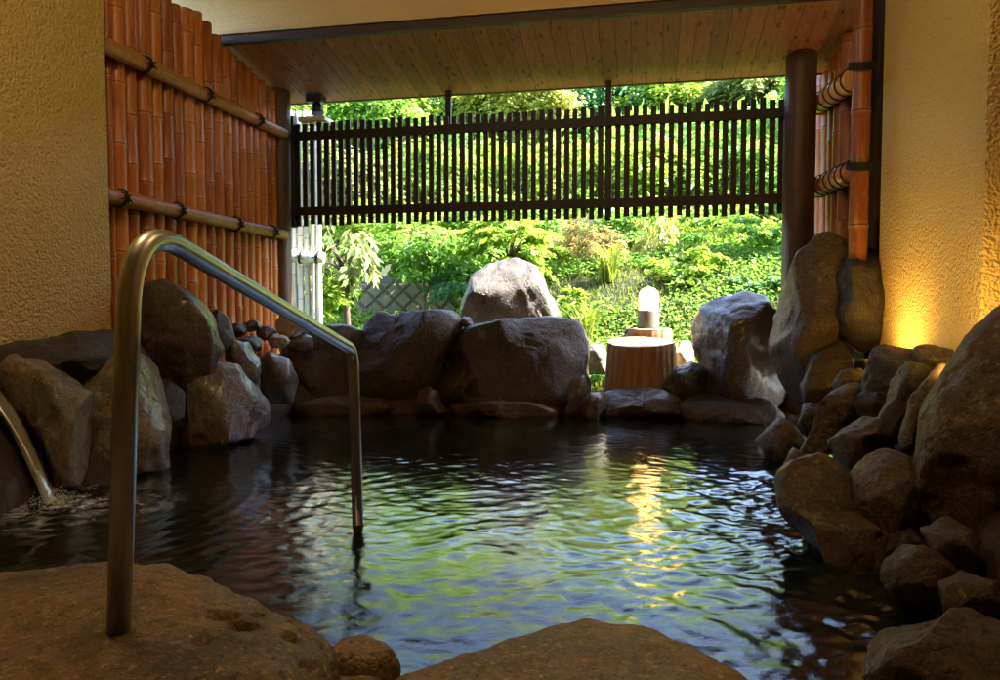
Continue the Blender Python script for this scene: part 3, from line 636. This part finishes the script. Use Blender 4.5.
# ------------------------------------------------------------------ stumps and lamp
def stump(label, px0, px1, pyt, pyb, D, flare, seed, tilt=0, z0=None):
    A, B = P(px0, pyt, D), P(px1, pyt, D); c = (A + B) / 2; r_ = np.linalg.norm(B - A) / 2
    zt_, zb_ = c[2], (P((px0 + px1) / 2, pyb, D)[2] if z0 is None else z0); H = zt_ - zb_
    root = empty('tree_stump', (c[0], c[1], zb_)); tag(root, label, 'tree stump'); N = 96; lev = 26; vs, fs = [], []
    for k in range(lev + 1):
        f_ = k / lev
        for j in range(N):
            a_ = 2 * math.pi * j / N
            lob = 1 + .035 * math.sin(3 * a_ + seed) + .02 * math.sin(7 * a_ + seed * 2)
            groove = .012 * math.sin(23 * a_ + seed + .6 * math.sin(3 * f_)) + .006 * math.sin(51 * a_)
            rr_ = r_ * (lob + groove + flare * (1 - f_) ** 1.6 * (1 + .35 * math.sin(5 * a_ + seed)))
            if f_ > .96: rr_ *= .985
            vs.append((rr_ * math.cos(a_), rr_ * math.sin(a_), (H + tilt * math.sin(a_) * rr_) * f_))
    for k in range(lev):
        for j in range(N): a_ = k * N + j; b_ = k * N + (j + 1) % N; fs.append((a_, b_, b_ + N, a_ + N))
    mesh('bark', vs, fs, M['stump'], root, True)
    top = [(x * .995, y * .995, z + .002) for x, y, z in vs[-N:]]; mid = [(x * .9, y * .9, H + tilt * y * .9 + .006 + .002 * math.sin(x * 30)) for x, y, z in top]
    mesh('cut_top', top + mid + [(0, 0, H + .004)], [(j, (j + 1) % N, N + (j + 1) % N, N + j) for j in range(N)] + [(N + j, N + (j + 1) % N, 2 * N) for j in range(N)], M['stumptop'], root)
    return root, c, r_
st1, c1, r1 = stump('wide front tree stump with a pale cut top by the pool', 606, 673, 342, 392, 5.55, .10, 1.0, .1)
st2, c2, r2 = stump('taller smaller tree stump behind, with the lit lamp on top', 625, 671, 329, 380, 6.05, .05, 2.4)
lb = P(648.5, 327, 6.0); lb[2] = c2[2] + .006
lam = empty('lamp', lb); tag(lam, 'small lit garden lamp with a glowing dome on the rear stump', 'lamp')
r_ = 10.5 * 6 / 730
MB().tube([(0, 0, 0), (0, 0, .012), (0, 0, .02), (0, 0, .14), (0, 0, .15)], [r_ * 1.04, r_ * 1.04, r_, r_, r_ * .93], 32).build('lamp_base', M['lampbase'], lam)
dp = [(0, 0, .152)] + [(0, 0, .152 + .11)] + [(0, 0, .262 + r_ * .9 * math.sin(a_)) for a_ in np.linspace(.1, 1.5, 10)]
MB().tube(dp, [r_ * .93, r_ * .93] + [max(.004, r_ * .93 * math.cos(a_)) for a_ in np.linspace(.1, 1.5, 10)], 32).build('lamp_dome', M['glow'], lam)
cb = MB()
for k in range(6):
    a_ = k * math.pi / 3 + .3; cb.tube([(r_ * .99 * math.cos(a_), r_ * .99 * math.sin(a_), .15), (r_ * .99 * math.cos(a_), r_ * .99 * math.sin(a_), .255), (r_ * .6 * math.cos(a_), r_ * .6 * math.sin(a_), .325), (0, 0, .347)], .0022, 6)
cb.build('wire_guard', M['lampbase'], lam)
c_ = [lb + np.array(q) for q in ((-.07, 0, .02), (-.12, -.03, .012), (-.17, -.05, -.01), (-.21, -.04, -.09), (-.22, -.02, -.25))]
tag(MB().tube(fillet(c_, [.02, .03, .03], 5), .006, 8).build('lamp_cable', M['rope']), 'dark cable running from the garden lamp down the stump', 'cable')
l = bpy.data.lights.new('lamp_light', 'POINT'); l.energy = 4; l.color = (1, .62, .25); l.shadow_soft_size = .055; lo = bpy.data.objects.new('lamp_light', l); COL.objects.link(lo); lo.location = tuple(lb + [0, 0, .24]); lo.parent = None

# eave spotlight
sp = P(316, 103, 6.0); es = empty('spotlight', sp)
MB().box(-.13, .10, -.06, .12, -.155, -.12, .01).build('hood', M['white'], es); tag(es, 'small black spotlight hanging outside under the eave at the left', 'spotlight')
MB().box(-.07, .07, -.05, .05, 0, .1, .01).build('housing', M['black'], es)
MB().tube([(0, 0, 0), (.01, 0, -.03), (.02, -.01, -.09)], [.03, .04, .05], 16).build('lamp_head', M['black'], es)
MB().box(-.012, .012, -.012, .012, .1, .3).build('bracket', M['black'], es)

# ------------------------------------------------------------------ added indoor lamps (unseen, put in for the warm light)
cl = empty('added_ceiling_lamp', (-1.35, 1.5, 3.1)); tag(cl, 'added round warm ceiling lamp above the bath, out of the picture', 'lamp')  # unseen lamp, added to warm the plaster walls
MB().tube([(0, 0, 0), (0, 0, -.02), (0, 0, -.03)], [.15, .15, .13], 32).build('lamp_base', M['black'], cl)
MB().tube([(0, 0, -.032), (0, 0, -.08), (0, 0, -.1)], [.125, .11, .05], 32).build('lamp_shade', M['glow_room'], cl)
def plight(name, loc, e, col, size): 
    l = bpy.data.lights.new(name, 'POINT'); l.energy = e; l.color = col; l.shadow_soft_size = size; o = bpy.data.objects.new(name, l); COL.objects.link(o); o.location = loc; return o
plight('added_ceiling_light', (-1.35, 1.5, 2.9), 5.6, (1, .73, .38), .1)
c3 = empty('added_ceiling_lamp', (.35, 2.3, 3.1)); tag(c3, 'second added round ceiling lamp, before the yellow pier, out of the picture', 'lamp')  # also unseen, added to light the pier face more evenly
MB().tube([(0, 0, 0), (0, 0, -.02), (0, 0, -.03)], [.15, .15, .13], 32).build('lamp_base', M['black'], c3)
MB().tube([(0, 0, -.032), (0, 0, -.08), (0, 0, -.1)], [.125, .11, .05], 32).build('lamp_shade', M['glow_room'], c3)
plight('added_ceiling_light', (.35, 2.3, 2.9), 2.8, (1, .70, .34), .1)
ul = P(985, 470, 3.05); ul = np.array([1.07, 3.96, .53]); u = empty('added_uplight', ul); tag(u, 'small unseen lamp added behind the dark egg-shaped stone under the pier', 'lamp')  # unseen lamp added for the warm glow at the foot of the pier
MB().tube([(0, 0, -.12), (0, 0, -.02), (0, 0, 0)], [.03, .035, .037], 20).build('housing', M['black'], u)
l = bpy.data.lights.new('added_uplight_spot', 'SPOT'); l.energy = 3.4; l.color = (1, .60, .13); l.spot_size = R(155); l.spot_blend = .9; l.shadow_soft_size = .06
o = bpy.data.objects.new('added_uplight_spot', l); COL.objects.link(o); o.location = tuple(ul + [0, 0, .02]); o.rotation_euler = (-Vector((.75, .05, .65))).to_track_quat('Z', 'Y').to_euler() if 1 else Vector((.5, .0, .85)).to_track_quat('-Z', 'Y').to_euler()

ul = np.array([1.06, 2.80, .55]); u = empty('added_uplight', ul); tag(u, 'second small added lamp, unseen, nearer the camera behind the huge right boulder', 'lamp')  # another added, unseen lamp that spreads the pier glow wider
MB().tube([(0, 0, -.12), (0, 0, -.02), (0, 0, 0)], [.03, .035, .037], 20).build('housing', M['black'], u)
l = bpy.data.lights.new('added_uplight_spot', 'SPOT'); l.energy = 4.5; l.color = (1, .60, .13); l.spot_size = R(100); l.spot_blend = 1; l.shadow_soft_size = .06
o = bpy.data.objects.new('added_uplight_spot', l); COL.objects.link(o); o.location = tuple(ul + [0, 0, .02]); o.rotation_euler = (-Vector((.45, .85, .32))).to_track_quat('Z', 'Y').to_euler()

# ------------------------------------------------------------------ outdoors: ground
def hz(x, y):
    p = np.stack([x, y, x * 0], 1); d = np.maximum(y - 6.3, 0)
    z = .12 + .17 * d + .011 * np.minimum(d, 30) ** 1.75 + fbm(p * .5, 2, 4) * .12 * np.clip(d, 0, 3)
    sm = lambda q: np.clip(q, 0, 1) ** 2 * (3 - 2 * np.clip(q, 0, 1))
    z = z + .6 * sm((d - .8) / 1.6) * sm((x + 2.4) / .8)
    return np.where(y > 5.5, z, .1)
xs = np.sign(np.linspace(-1, 1, 141)) * np.abs(np.linspace(-1, 1, 141)) ** 2.4 * 150
ys = 5.72 + np.linspace(0, 1, 120) ** 2.6 * 200
gx, gy = np.meshgrid(xs, ys); X, Y = gx.ravel(), gy.ravel(); Z = hz(X, Y)
idx = np.arange(X.size).reshape(120, 141); gf = np.stack([idx[:-1, :-1], idx[:-1, 1:], idx[1:, 1:], idx[1:, :-1]], -1).reshape(-1, 4)
t = NT('hillside soil'); v = t.coord(); a = t.noise(v, 1.2, 8, .65); b = t.noise(v, 14, 4)
t.bsdf(t.mix(b, t.ramp(a, [(.35, (.045, .036, .010)), (.6, (.026, .042, .007))]), (.016, .020, .005)), .95, t.bump(b, .6, .05)); M['hill'] = t.m
tag(mesh('ground', np.stack([X, Y, Z], 1), gf, M['hill'], smooth=True), kind='structure')
# low outer ground around the building
tag(mesh('terrain', [(-150, -150, -.45), (150, -150, -.45), (150, 5.72, -.45), (-150, 5.72, -.45)], [(0, 1, 2, 3)], M['hill']), kind='structure')
# retaining wall with diamond blocks
def Hz(x, y): return float(hz(np.array([x]), np.array([y]))[0])
t = NT('diamond blocks'); v = t.coord(); rot = t.n('ShaderNodeMapping'); rot.inputs['Rotation'].default_value = (0, R(45), 0); t.l(v, rot.inputs[0])
sep = t.n('ShaderNodeSeparateXYZ'); t.l(rot.outputs[0], sep.inputs[0])
f1 = t.math('PINGPONG', sep.outputs[0], .085); f2 = t.math('PINGPONG', sep.outputs[2], .085)
gr = t.math('MINIMUM', f1, f2); j = t.ramp(t.math('MULTIPLY', gr, 11.7), [(.12, 0.0), (.3, 1.0)]); n_ = t.noise(v, 4, 6)
t.bsdf(t.mix(j, (.10, .08, .05), t.mix(n_, (.13, .12, .105), (.28, .23, .15))), .85, t.bump(j, .8, .03)); M['blocks'] = t.m
A = P(318, 300, 9.3); B = P(455, 300, 9.6); d = B - A; L_ = float(np.hypot(d[0], d[1])); ang = math.atan2(d[1], d[0])
rw = MB().box(0, L_, 0, .3, -1.2, .22, .02).build('retaining_wall', M['blocks']); rw.location = tuple(A); rw.rotation_euler = (R(-14), 0, ang)
tag(rw, 'low retaining wall of diamond-set concrete blocks on the slope outside', 'retaining wall')

# ------------------------------------------------------------------ foliage
def m_leaf(name, c0, c1, tr=.5):
    t = NT(name); g = t.n('ShaderNodeNewGeometry'); n = t.noise(t.coord(), 2.2, 3)
    f_ = t.math('ADD', t.math('MULTIPLY', g.outputs['Random Per Island'], .6), t.math('MULTIPLY', n, .4))
    col = t.mix(f_, c0, c1); p = t.bsdf(col, .45)
    tl = t.n('ShaderNodeBsdfTranslucent'); t.l(t.mix(.35, col, tuple(x * 1.6 for x in c1)), tl.inputs[0])
    mx = t.n('ShaderNodeMixShader'); mx.inputs[0].default_value = tr; t.l(p.outputs[0], mx.inputs[1]); t.l(tl.outputs[0], mx.inputs[2]); t.l(mx.outputs[0], t.out.inputs[0]); return t.m
LF = {'lime': m_leaf('lime leaves', (.14, .26, .02), (.38, .50, .06)), 'green': m_leaf('green leaves', (.08, .20, .02), (.24, .42, .06)),
      'blue': m_leaf('cool green leaves', (.04, .15, .05), (.14, .32, .12)), 'pale': m_leaf('pale leaves', (.10, .19, .04), (.34, .38, .13)),
      'dry': m_leaf('dry brush', (.14, .10, .03), (.30, .23, .08)), 'grass': m_leaf('grass', (.09, .15, .012), (.26, .30, .035)), 'yellow': m_leaf('yellow green leaves', (.22, .28, .04), (.50, .50, .12))}
M['bark'] = simple('bark', (.10, .075, .05), .9)
def leaves(name, pos, dirs, nrm, ln, wd, m, parent=None, fold=.25):
    """one small pointed, folded leaf per position (8 verts -> here 6 verts, 4 tris)"""
    N = len(pos); dirs = dirs / np.linalg.norm(dirs, axis=1)[:, None]; s = np.cross(dirs, nrm); s /= np.linalg.norm(s, axis=1)[:, None] + 1e-9; nn = np.cross(s, dirs)
    ln = ln[:, None]; wd = wd[:, None]
    v = np.stack([pos, pos + dirs * ln * .45 + s * wd * .5 + nn * wd * fold, pos + dirs * ln - nn * ln * .12, pos + dirs * ln * .45 - s * wd * .5 + nn * wd * fold], 1).reshape(-1, 3)
    k = np.arange(N)[:, None] * 4; f_ = np.concatenate([k + [0, 1, 2], k + [0, 2, 3]], 1).reshape(-1, 3)
    me = bpy.data.meshes.new(name); me.vertices.add(len(v)); me.vertices.foreach_set('co', v.ravel()); me.loops.add(f_.size); me.loops.foreach_set('vertex_index', f_.ravel())
    me.polygons.add(len(f_)); me.polygons.foreach_set('loop_start', np.arange(0, f_.size, 3)); me.polygons.foreach_set('loop_total', np.full(len(f_), 3)); me.update(); me.validate()
    me.materials.append(m); o = bpy.data.objects.new(name, me); COL.objects.link(o)
    if parent: o.parent = parent
    return o
def sprays(c, rx, ry, rz, ns, per, seed, ln, flat=.12, droop=.3, size=(.25, .5)):
    """leaf positions on ns flattened twig sprays spread through an ellipsoid"""
    g = np.random.default_rng(seed); P_, D_, N_, Lh, tips = [], [], [], [], []
    for k in range(ns):
        q = g.normal(size=3); q /= np.linalg.norm(q); rad = g.uniform(.25, 1) ** .5
        sc = c + q * rad * np.array([rx, ry, rz]) * min(1.08, 1 + .22 * g.normal()); out = q * np.array([1, 1, .25]); out[2] -= droop * g.uniform(.3, 1); out /= np.linalg.norm(out)
        w = g.uniform(*size) * max(rx, rz); n = int(per * g.uniform(.5, 1.4)); t1 = g.uniform(-.5, .5, n); side = np.cross(out, [0, 0, 1.]); side /= np.linalg.norm(side) + 1e-9; upv = np.cross(side, out)
        along = t1 * w; lat = g.normal(size=n) * w * .26 * (1 - .5 * (t1 + .5)); hh = g.normal(size=n) * w * flat
        pos = sc + np.outer(along, out) + np.outer(lat, side) + np.outer(hh - (t1 + .5) ** 2 * w * .15, upv)
        dr = np.tile(out, (n, 1)) + np.sign(lat)[:, None] * side * .8 + g.normal(size=(n, 3)) * .35; dr[:, 2] -= droop * .6
        nn = np.tile(upv, (n, 1)) + g.normal(size=(n, 3)) * .35
        P_.append(pos); D_.append(dr); N_.append(nn); Lh.append(ln * g.uniform(.55, 1.25, n)); tips.append(sc)
    return np.concatenate(P_), np.concatenate(D_), np.concatenate(N_), np.concatenate(Lh), tips
def plant(kind, label, cat, px, py, wpx, hpx, D, leaf, ns, per, ln, seed, wr=.55, group=None, droop=.3, flat=.12, depth=.7, size=(.25, .5), trunk=.05):
    c = P(px, py, D); rx = wpx / 2 / F * D; rz = hpx / 2 / F * D; base = np.array([c[0], c[1] + .1, Hz(c[0], c[1] + .1) - .1])
    root = empty(kind, base); tag(root, label, cat, group); cc = c - base
    P_, D_, N_, Lh, tips = sprays(cc, rx, rx * depth, rz, ns, per, seed, ln, flat, droop, size)
    leaves('crown' if kind == 'tree' else 'foliage', P_, D_, N_, Lh, Lh * wr, LF[leaf], root)
    mb = MB(); top = Vector(cc) ; rr_ = random.Random(seed)
    h = max(.3, cc[2]); mid = Vector((cc[0] * .5 + .05 * rr_.uniform(-1, 1), 0, h * .5))
    if cc[2] < .75 and kind != 'tree' and kind != 'maple' or cc[2] < .45:
        mb.tube([(0, 0, -.1), (0, 0, .02), (.02, 0, max(.05, cc[2] * .6))], [trunk * .4, trunk * .3, trunk * .1], 6); mb.build('stem', M['bark'], root); return root
    mb.tube([(0, 0, -.1), mid, Vector((cc[0], cc[1], h * .9))], [trunk, trunk * .75, trunk * .4], 8)
    for tp in tips[::max(1, len(tips) // 14)]:
        tp = Vector(tp); s = mid.lerp(Vector((cc[0], cc[1], h * .9)), rr_.uniform(.2, 1)); m_ = s.lerp(tp, .5) + Vector((0, 0, .08 * rz)); mb.tube([s, m_, tp], [trunk * .35, trunk * .2, trunk * .08], 5)
    mb.build('trunk' if kind == 'tree' else 'stem', M['bark'], root); return root
G1 = 'shrubs and small trees on the slope below the fence line'; G2 = 'trees filling the view behind and above the slatted fence'
plant('shrub', 'pale large-leaved shrub hanging beside the outdoor bamboo outside', 'shrub', 345, 252, 75, 75, 7.6, 'pale', 26, 26, .13, 1, .36, G1, droop=.9, flat=.25)
plant('shrub', 'bright low shrub growing at the foot of the outdoor bamboo', 'shrub', 326, 300, 40, 60, 7.4, 'lime', 22, 40, .07, 2, .5, G1)
plant('maple', 'leafy maple with layered green sprays above the diamond-block wall', 'tree', 425, 247, 150, 62, 9.0, 'green', 52, 80, .085, 3, .6, G1, flat=.05)
plant('maple', 'light green maple branches spreading above the tall grey boulder', 'tree', 510, 245, 120, 62, 8.4, 'lime', 46, 85, .08, 4, .6, G1, flat=.05)
plant('shrub', 'cool green bush right of the diamond-block wall, left of the grey boulder', 'shrub', 452, 283, 60, 40, 8.6, 'blue', 26, 70, .06, 5, .55, G1)
plant('shrub', 'dry brown twiggy bush right above the grey boulder', 'shrub', 588, 247, 70, 50, 8.8, 'dry', 36, 50, .11, 6, .16, G1, flat=.3)
plant('shrub', 'yellow-green drooping shrub hanging over the slope left of the lamp', 'shrub', 655, 245, 55, 75, 8.8, 'yellow', 26, 42, .10, 7, .4, G1, droop=1.1, flat=.2)
plant('maple', 'broad maple with layered bright leaves left of the right round post', 'tree', 730, 250, 140, 95, 8.8, 'green', 62, 90, .085, 8, .6, G1, flat=.05)
plant('maple', 'low maple sprays in yellow-green light behind the lamp', 'tree', 690, 272, 90, 50, 8.2, 'lime', 32, 75, .075, 9, .6, G1, flat=.05)
plant('shrub', 'dark green bush in the shade behind the maples in the middle', 'shrub', 600, 225, 160, 60, 10.5, 'green', 50, 80, .09, 10, .6, G1)
plant('shrub', 'cool green bush low behind the large smooth boulder', 'shrub', 755, 295, 80, 45, 7.8, 'blue', 30, 70, .07, 11, .55, G1)
plant('shrub', 'mid green bush beyond the right round post', 'shrub', 820, 190, 70, 190, 8.6, 'lime', 40, 80, .08, 12, .6, G1)
plant('shrub', 'small fresh green bush rising behind the blocky boulder', 'shrub', 575, 305, 40, 36, 7.6, 'lime', 16, 55, .06, 13, .5, G1)
for (x, y, w, h, D, lf, sd_, lab) in [
    (478,262,120,75,9.8,'green',101,'dense green bush filling the slope between the left maple and the grey boulder'),
    (555,258,90,62,9.6,'lime',102,'dense lime bush just above the right shoulder of the grey boulder'),
    (632,250,100,60,10.0,'green',103,'dense green bush in the shade directly behind the lamp'),
    (700,232,170,70,10.4,'lime',104,'wide light green bush just under the slats between lamp and right post'),
    (775,262,80,85,9.4,'green',105,'dense green bush just left of the right round post'),
    (390,226,150,48,10.4,'lime',106,'wide light green bush just under the slats above the diamond-block wall'),
    (500,222,160,46,10.6,'green',107,'wide green bush just under the slats above the grey boulder'),
    (338,292,44,50,8.4,'green',108,'small green bush at the left end of the diamond-block wall'),
    (640,288,70,30,9.0,'yellow',109,'low yellow-green bush at the top of the mossy slope behind the lamp')]:
    plant('shrub', lab, 'shrub', x, y, w, h, D, lf, 60, 95, .085, sd_, .6, G1, flat=.08)
i = 20
for (x, y, w, h, D, lf, lab) in [
    (340,180,120,85,11,'pale','tree with leaves paled for the hazy brightness behind the left end of the slatted fence'),  # bright haze behind these slats is put into the leaf colour
    (430,182,150,80,12,'lime','light green tree behind the slats left of centre'),
    (530,180,150,80,12.5,'lime','mid green tree behind the slats at the centre'),
    (630,178,150,80,12,'lime','light green tree behind the slats right of centre'),
    (735,178,150,84,12,'green','mid green tree behind the right end of the slats'),
    (350,108,140,70,23,'green','dark green treetop showing over the left end of the fence'),
    (440,100,140,70,25,'lime','lime treetop over the fence by the left hanger'),
    (515,100,120,64,24,'yellow','yellowish treetop over the fence between the hangers'),
    (590,98,140,68,26,'blue','cool green treetop over the fence at the right hanger'),
    (680,96,140,70,25,'lime','lime treetop over the fence right of the right hanger'),
    (760,94,120,68,23,'pale','pale whitish treetop over the fence beside the right post'),
    (850,90,120,120,15,'green','mid green treetop outside beyond the right bamboo screen'),
    (270,100,120,120,14,'green','mid green tree outside beyond the left bamboo screen')]:
    i += 1; plant('tree', lab, 'tree', x, y, w, h, D, lf, 75 if D < 20 else 110, 95, .13 if D < 20 else .2, i, .55, G2, trunk=.12, size=(.3, .6))
# far wood as one mass
g = np.random.default_rng(99); N = 60000; X = g.uniform(-26, 22, N); Y = g.uniform(15, 34, N); Z = hz(X, Y) + g.uniform(0, 1, N) ** .6 * (1.2 + 1.0 * vnoise(np.stack([X * .45, Y * .45, X * 0], 1), 8))
dr = g.normal(size=(N, 3)); leaves('woodland', np.stack([X, Y, Z], 1), dr, g.normal(size=(N, 3)), g.uniform(.2, .42, N), g.uniform(.12, .24, N), LF['green'])
tag(bpy.data.objects['woodland'], 'dense far wood covering the hillside', 'woodland', kind='stuff')
# ground cover and grass
N = 60000; X = g.uniform(-4.5, 3.2, N); Y = 5.85 + g.uniform(0, 1, N) ** 1.3 * 4.5; Z = hz(X, Y)
dr = g.normal(size=(N, 3)) * .45; dr[:, 2] = 1; ln = g.uniform(.04, .15, N)
ln *= .6; keep = vnoise(np.stack([X, Y, X * 0], 1) * 1.4, 31) > -.9
leaves('grass', np.stack([X, Y, Z], 1)[keep], dr[keep], g.normal(size=(N, 3))[keep], ln[keep], ln[keep] * .14, LF['grass']); tag(bpy.data.objects['grass'], 'short grass on the slope outside', 'grass', kind='stuff')
N = 70000; X = g.uniform(-4.5, 3.2, N); Y = 6.0 + g.uniform(0, 1, N) * 4.5; Z = hz(X, Y) + .03 + .12 * g.uniform(0, 1, N) ** 2
keep = vnoise(np.stack([X, Y, X * 0], 1) * 1.1, 41) > -.8
dr = g.normal(size=(N, 3)); dr[:, 2] = np.abs(dr[:, 2]) * .4; nn = g.normal(size=(N, 3)) * .5; nn[:, 2] = 1; ln = g.uniform(.025, .065, N)
leaves('ground_cover', np.stack([X, Y, Z], 1)[keep], dr[keep], nn[keep], ln[keep], ln[keep] * .6, LF['green']); tag(bpy.data.objects['ground_cover'], 'low leafy ground cover on the slope outside', 'ground cover', kind='stuff')
def tuft(label, px, py, D, h, n, seed, lf='grass'):
    g = np.random.default_rng(seed); c = P(px, py, D); zg = Hz(c[0], c[1]); root = empty('grass_tuft', (c[0], c[1], zg)); tag(root, label, 'grass tuft', 'arching tufts of long grass behind the rocks')
    vs, fs = [], []
    for k in range(n):
        a_ = g.uniform(0, 6.283); hh = h * g.uniform(.5, 1.1); sp_ = hh * g.uniform(.15, .7); w = g.uniform(.006, .011); d = np.array([math.cos(a_), math.sin(a_), 0]); s = np.array([-d[1], d[0], 0]); b0 = len(vs); o_ = g.normal(size=3) * [.04, .04, 0]
        for j in range(7):
            f_ = j / 6; p = o_ + d * sp_ * f_ ** 1.8 + np.array([0, 0, hh * (f_ - .42 * f_ ** 3)]); ww = w * (1 - f_ ** 2) + .0008; vs += [p - s * ww, p + s * ww]
        for j in range(6): q = b0 + 2 * j; fs.append((q, q + 1, q + 3, q + 2))
    mesh('blades', vs, fs, LF[lf], root, True)
tuft('tall arching grass tuft on the slope just right of the grey boulder', 585, 322, 7.3, .75, 90, 1)
tuft('low wide grass tuft between the grey boulder and the stump', 603, 335, 6.7, .4, 90, 2)
tuft('thin grass tuft at the foot of the pale shrub outside', 335, 320, 7.2, .45, 60, 3)
tuft('grass tuft in front of the diamond-block wall', 385, 318, 7.4, .3, 50, 4)
tuft('yellowish grass tuft growing right of the lamp', 680, 322, 6.9, .28, 60, 5, 'yellow')
tuft('tall pale grass tuft higher on the slope left of the lamp', 608, 300, 8.2, .7, 80, 6)

# ------------------------------------------------------------------ world, sun, render
az, el = R(78), R(47)           # towards the sun: az measured from +Y towards +X
w = bpy.data.worlds.new('World'); scene.world = w; w.use_nodes = True; nt = w.node_tree; bg = nt.nodes['Background']
sk = nt.nodes.new('ShaderNodeTexSky'); sk.sky_type = 'NISHITA'; sk.sun_disc = False; sk.sun_elevation = el; sk.sun_rotation = az; sk.dust_density = 1.5
nt.links.new(sk.outputs[0], bg.inputs[0]); bg.inputs[1].default_value = .15
sd = Vector((math.sin(az) * math.cos(el), math.cos(az) * math.cos(el), math.sin(el)))
sl_ = bpy.data.lights.new('sun', 'SUN'); sl_.energy = 5; sl_.angle = R(1.0); sl_.color = (1, .95, .85); so = bpy.data.objects.new('sun', sl_); COL.objects.link(so); so.rotation_euler = sd.to_track_quat('Z', 'Y').to_euler()
vs_ = scene.view_settings; vs_.view_transform = 'Standard'; vs_.look = 'None'; vs_.gamma = 1; vs_.use_curve_mapping = False; vs_.exposure = 3.12
scene.render.engine = 'CYCLES'; cy = scene.cycles; cy.use_denoising = True; cy.denoiser = 'OPENIMAGEDENOISE'; cy.use_adaptive_sampling = True; cy.adaptive_threshold = .02; cy.max_bounces = 5; cy.diffuse_bounces = 3; cy.glossy_bounces = 4; cy.transmission_bounces = 4; cy.sample_clamp_indirect = 8; cy.caustics_reflective = False; cy.caustics_refractive = False
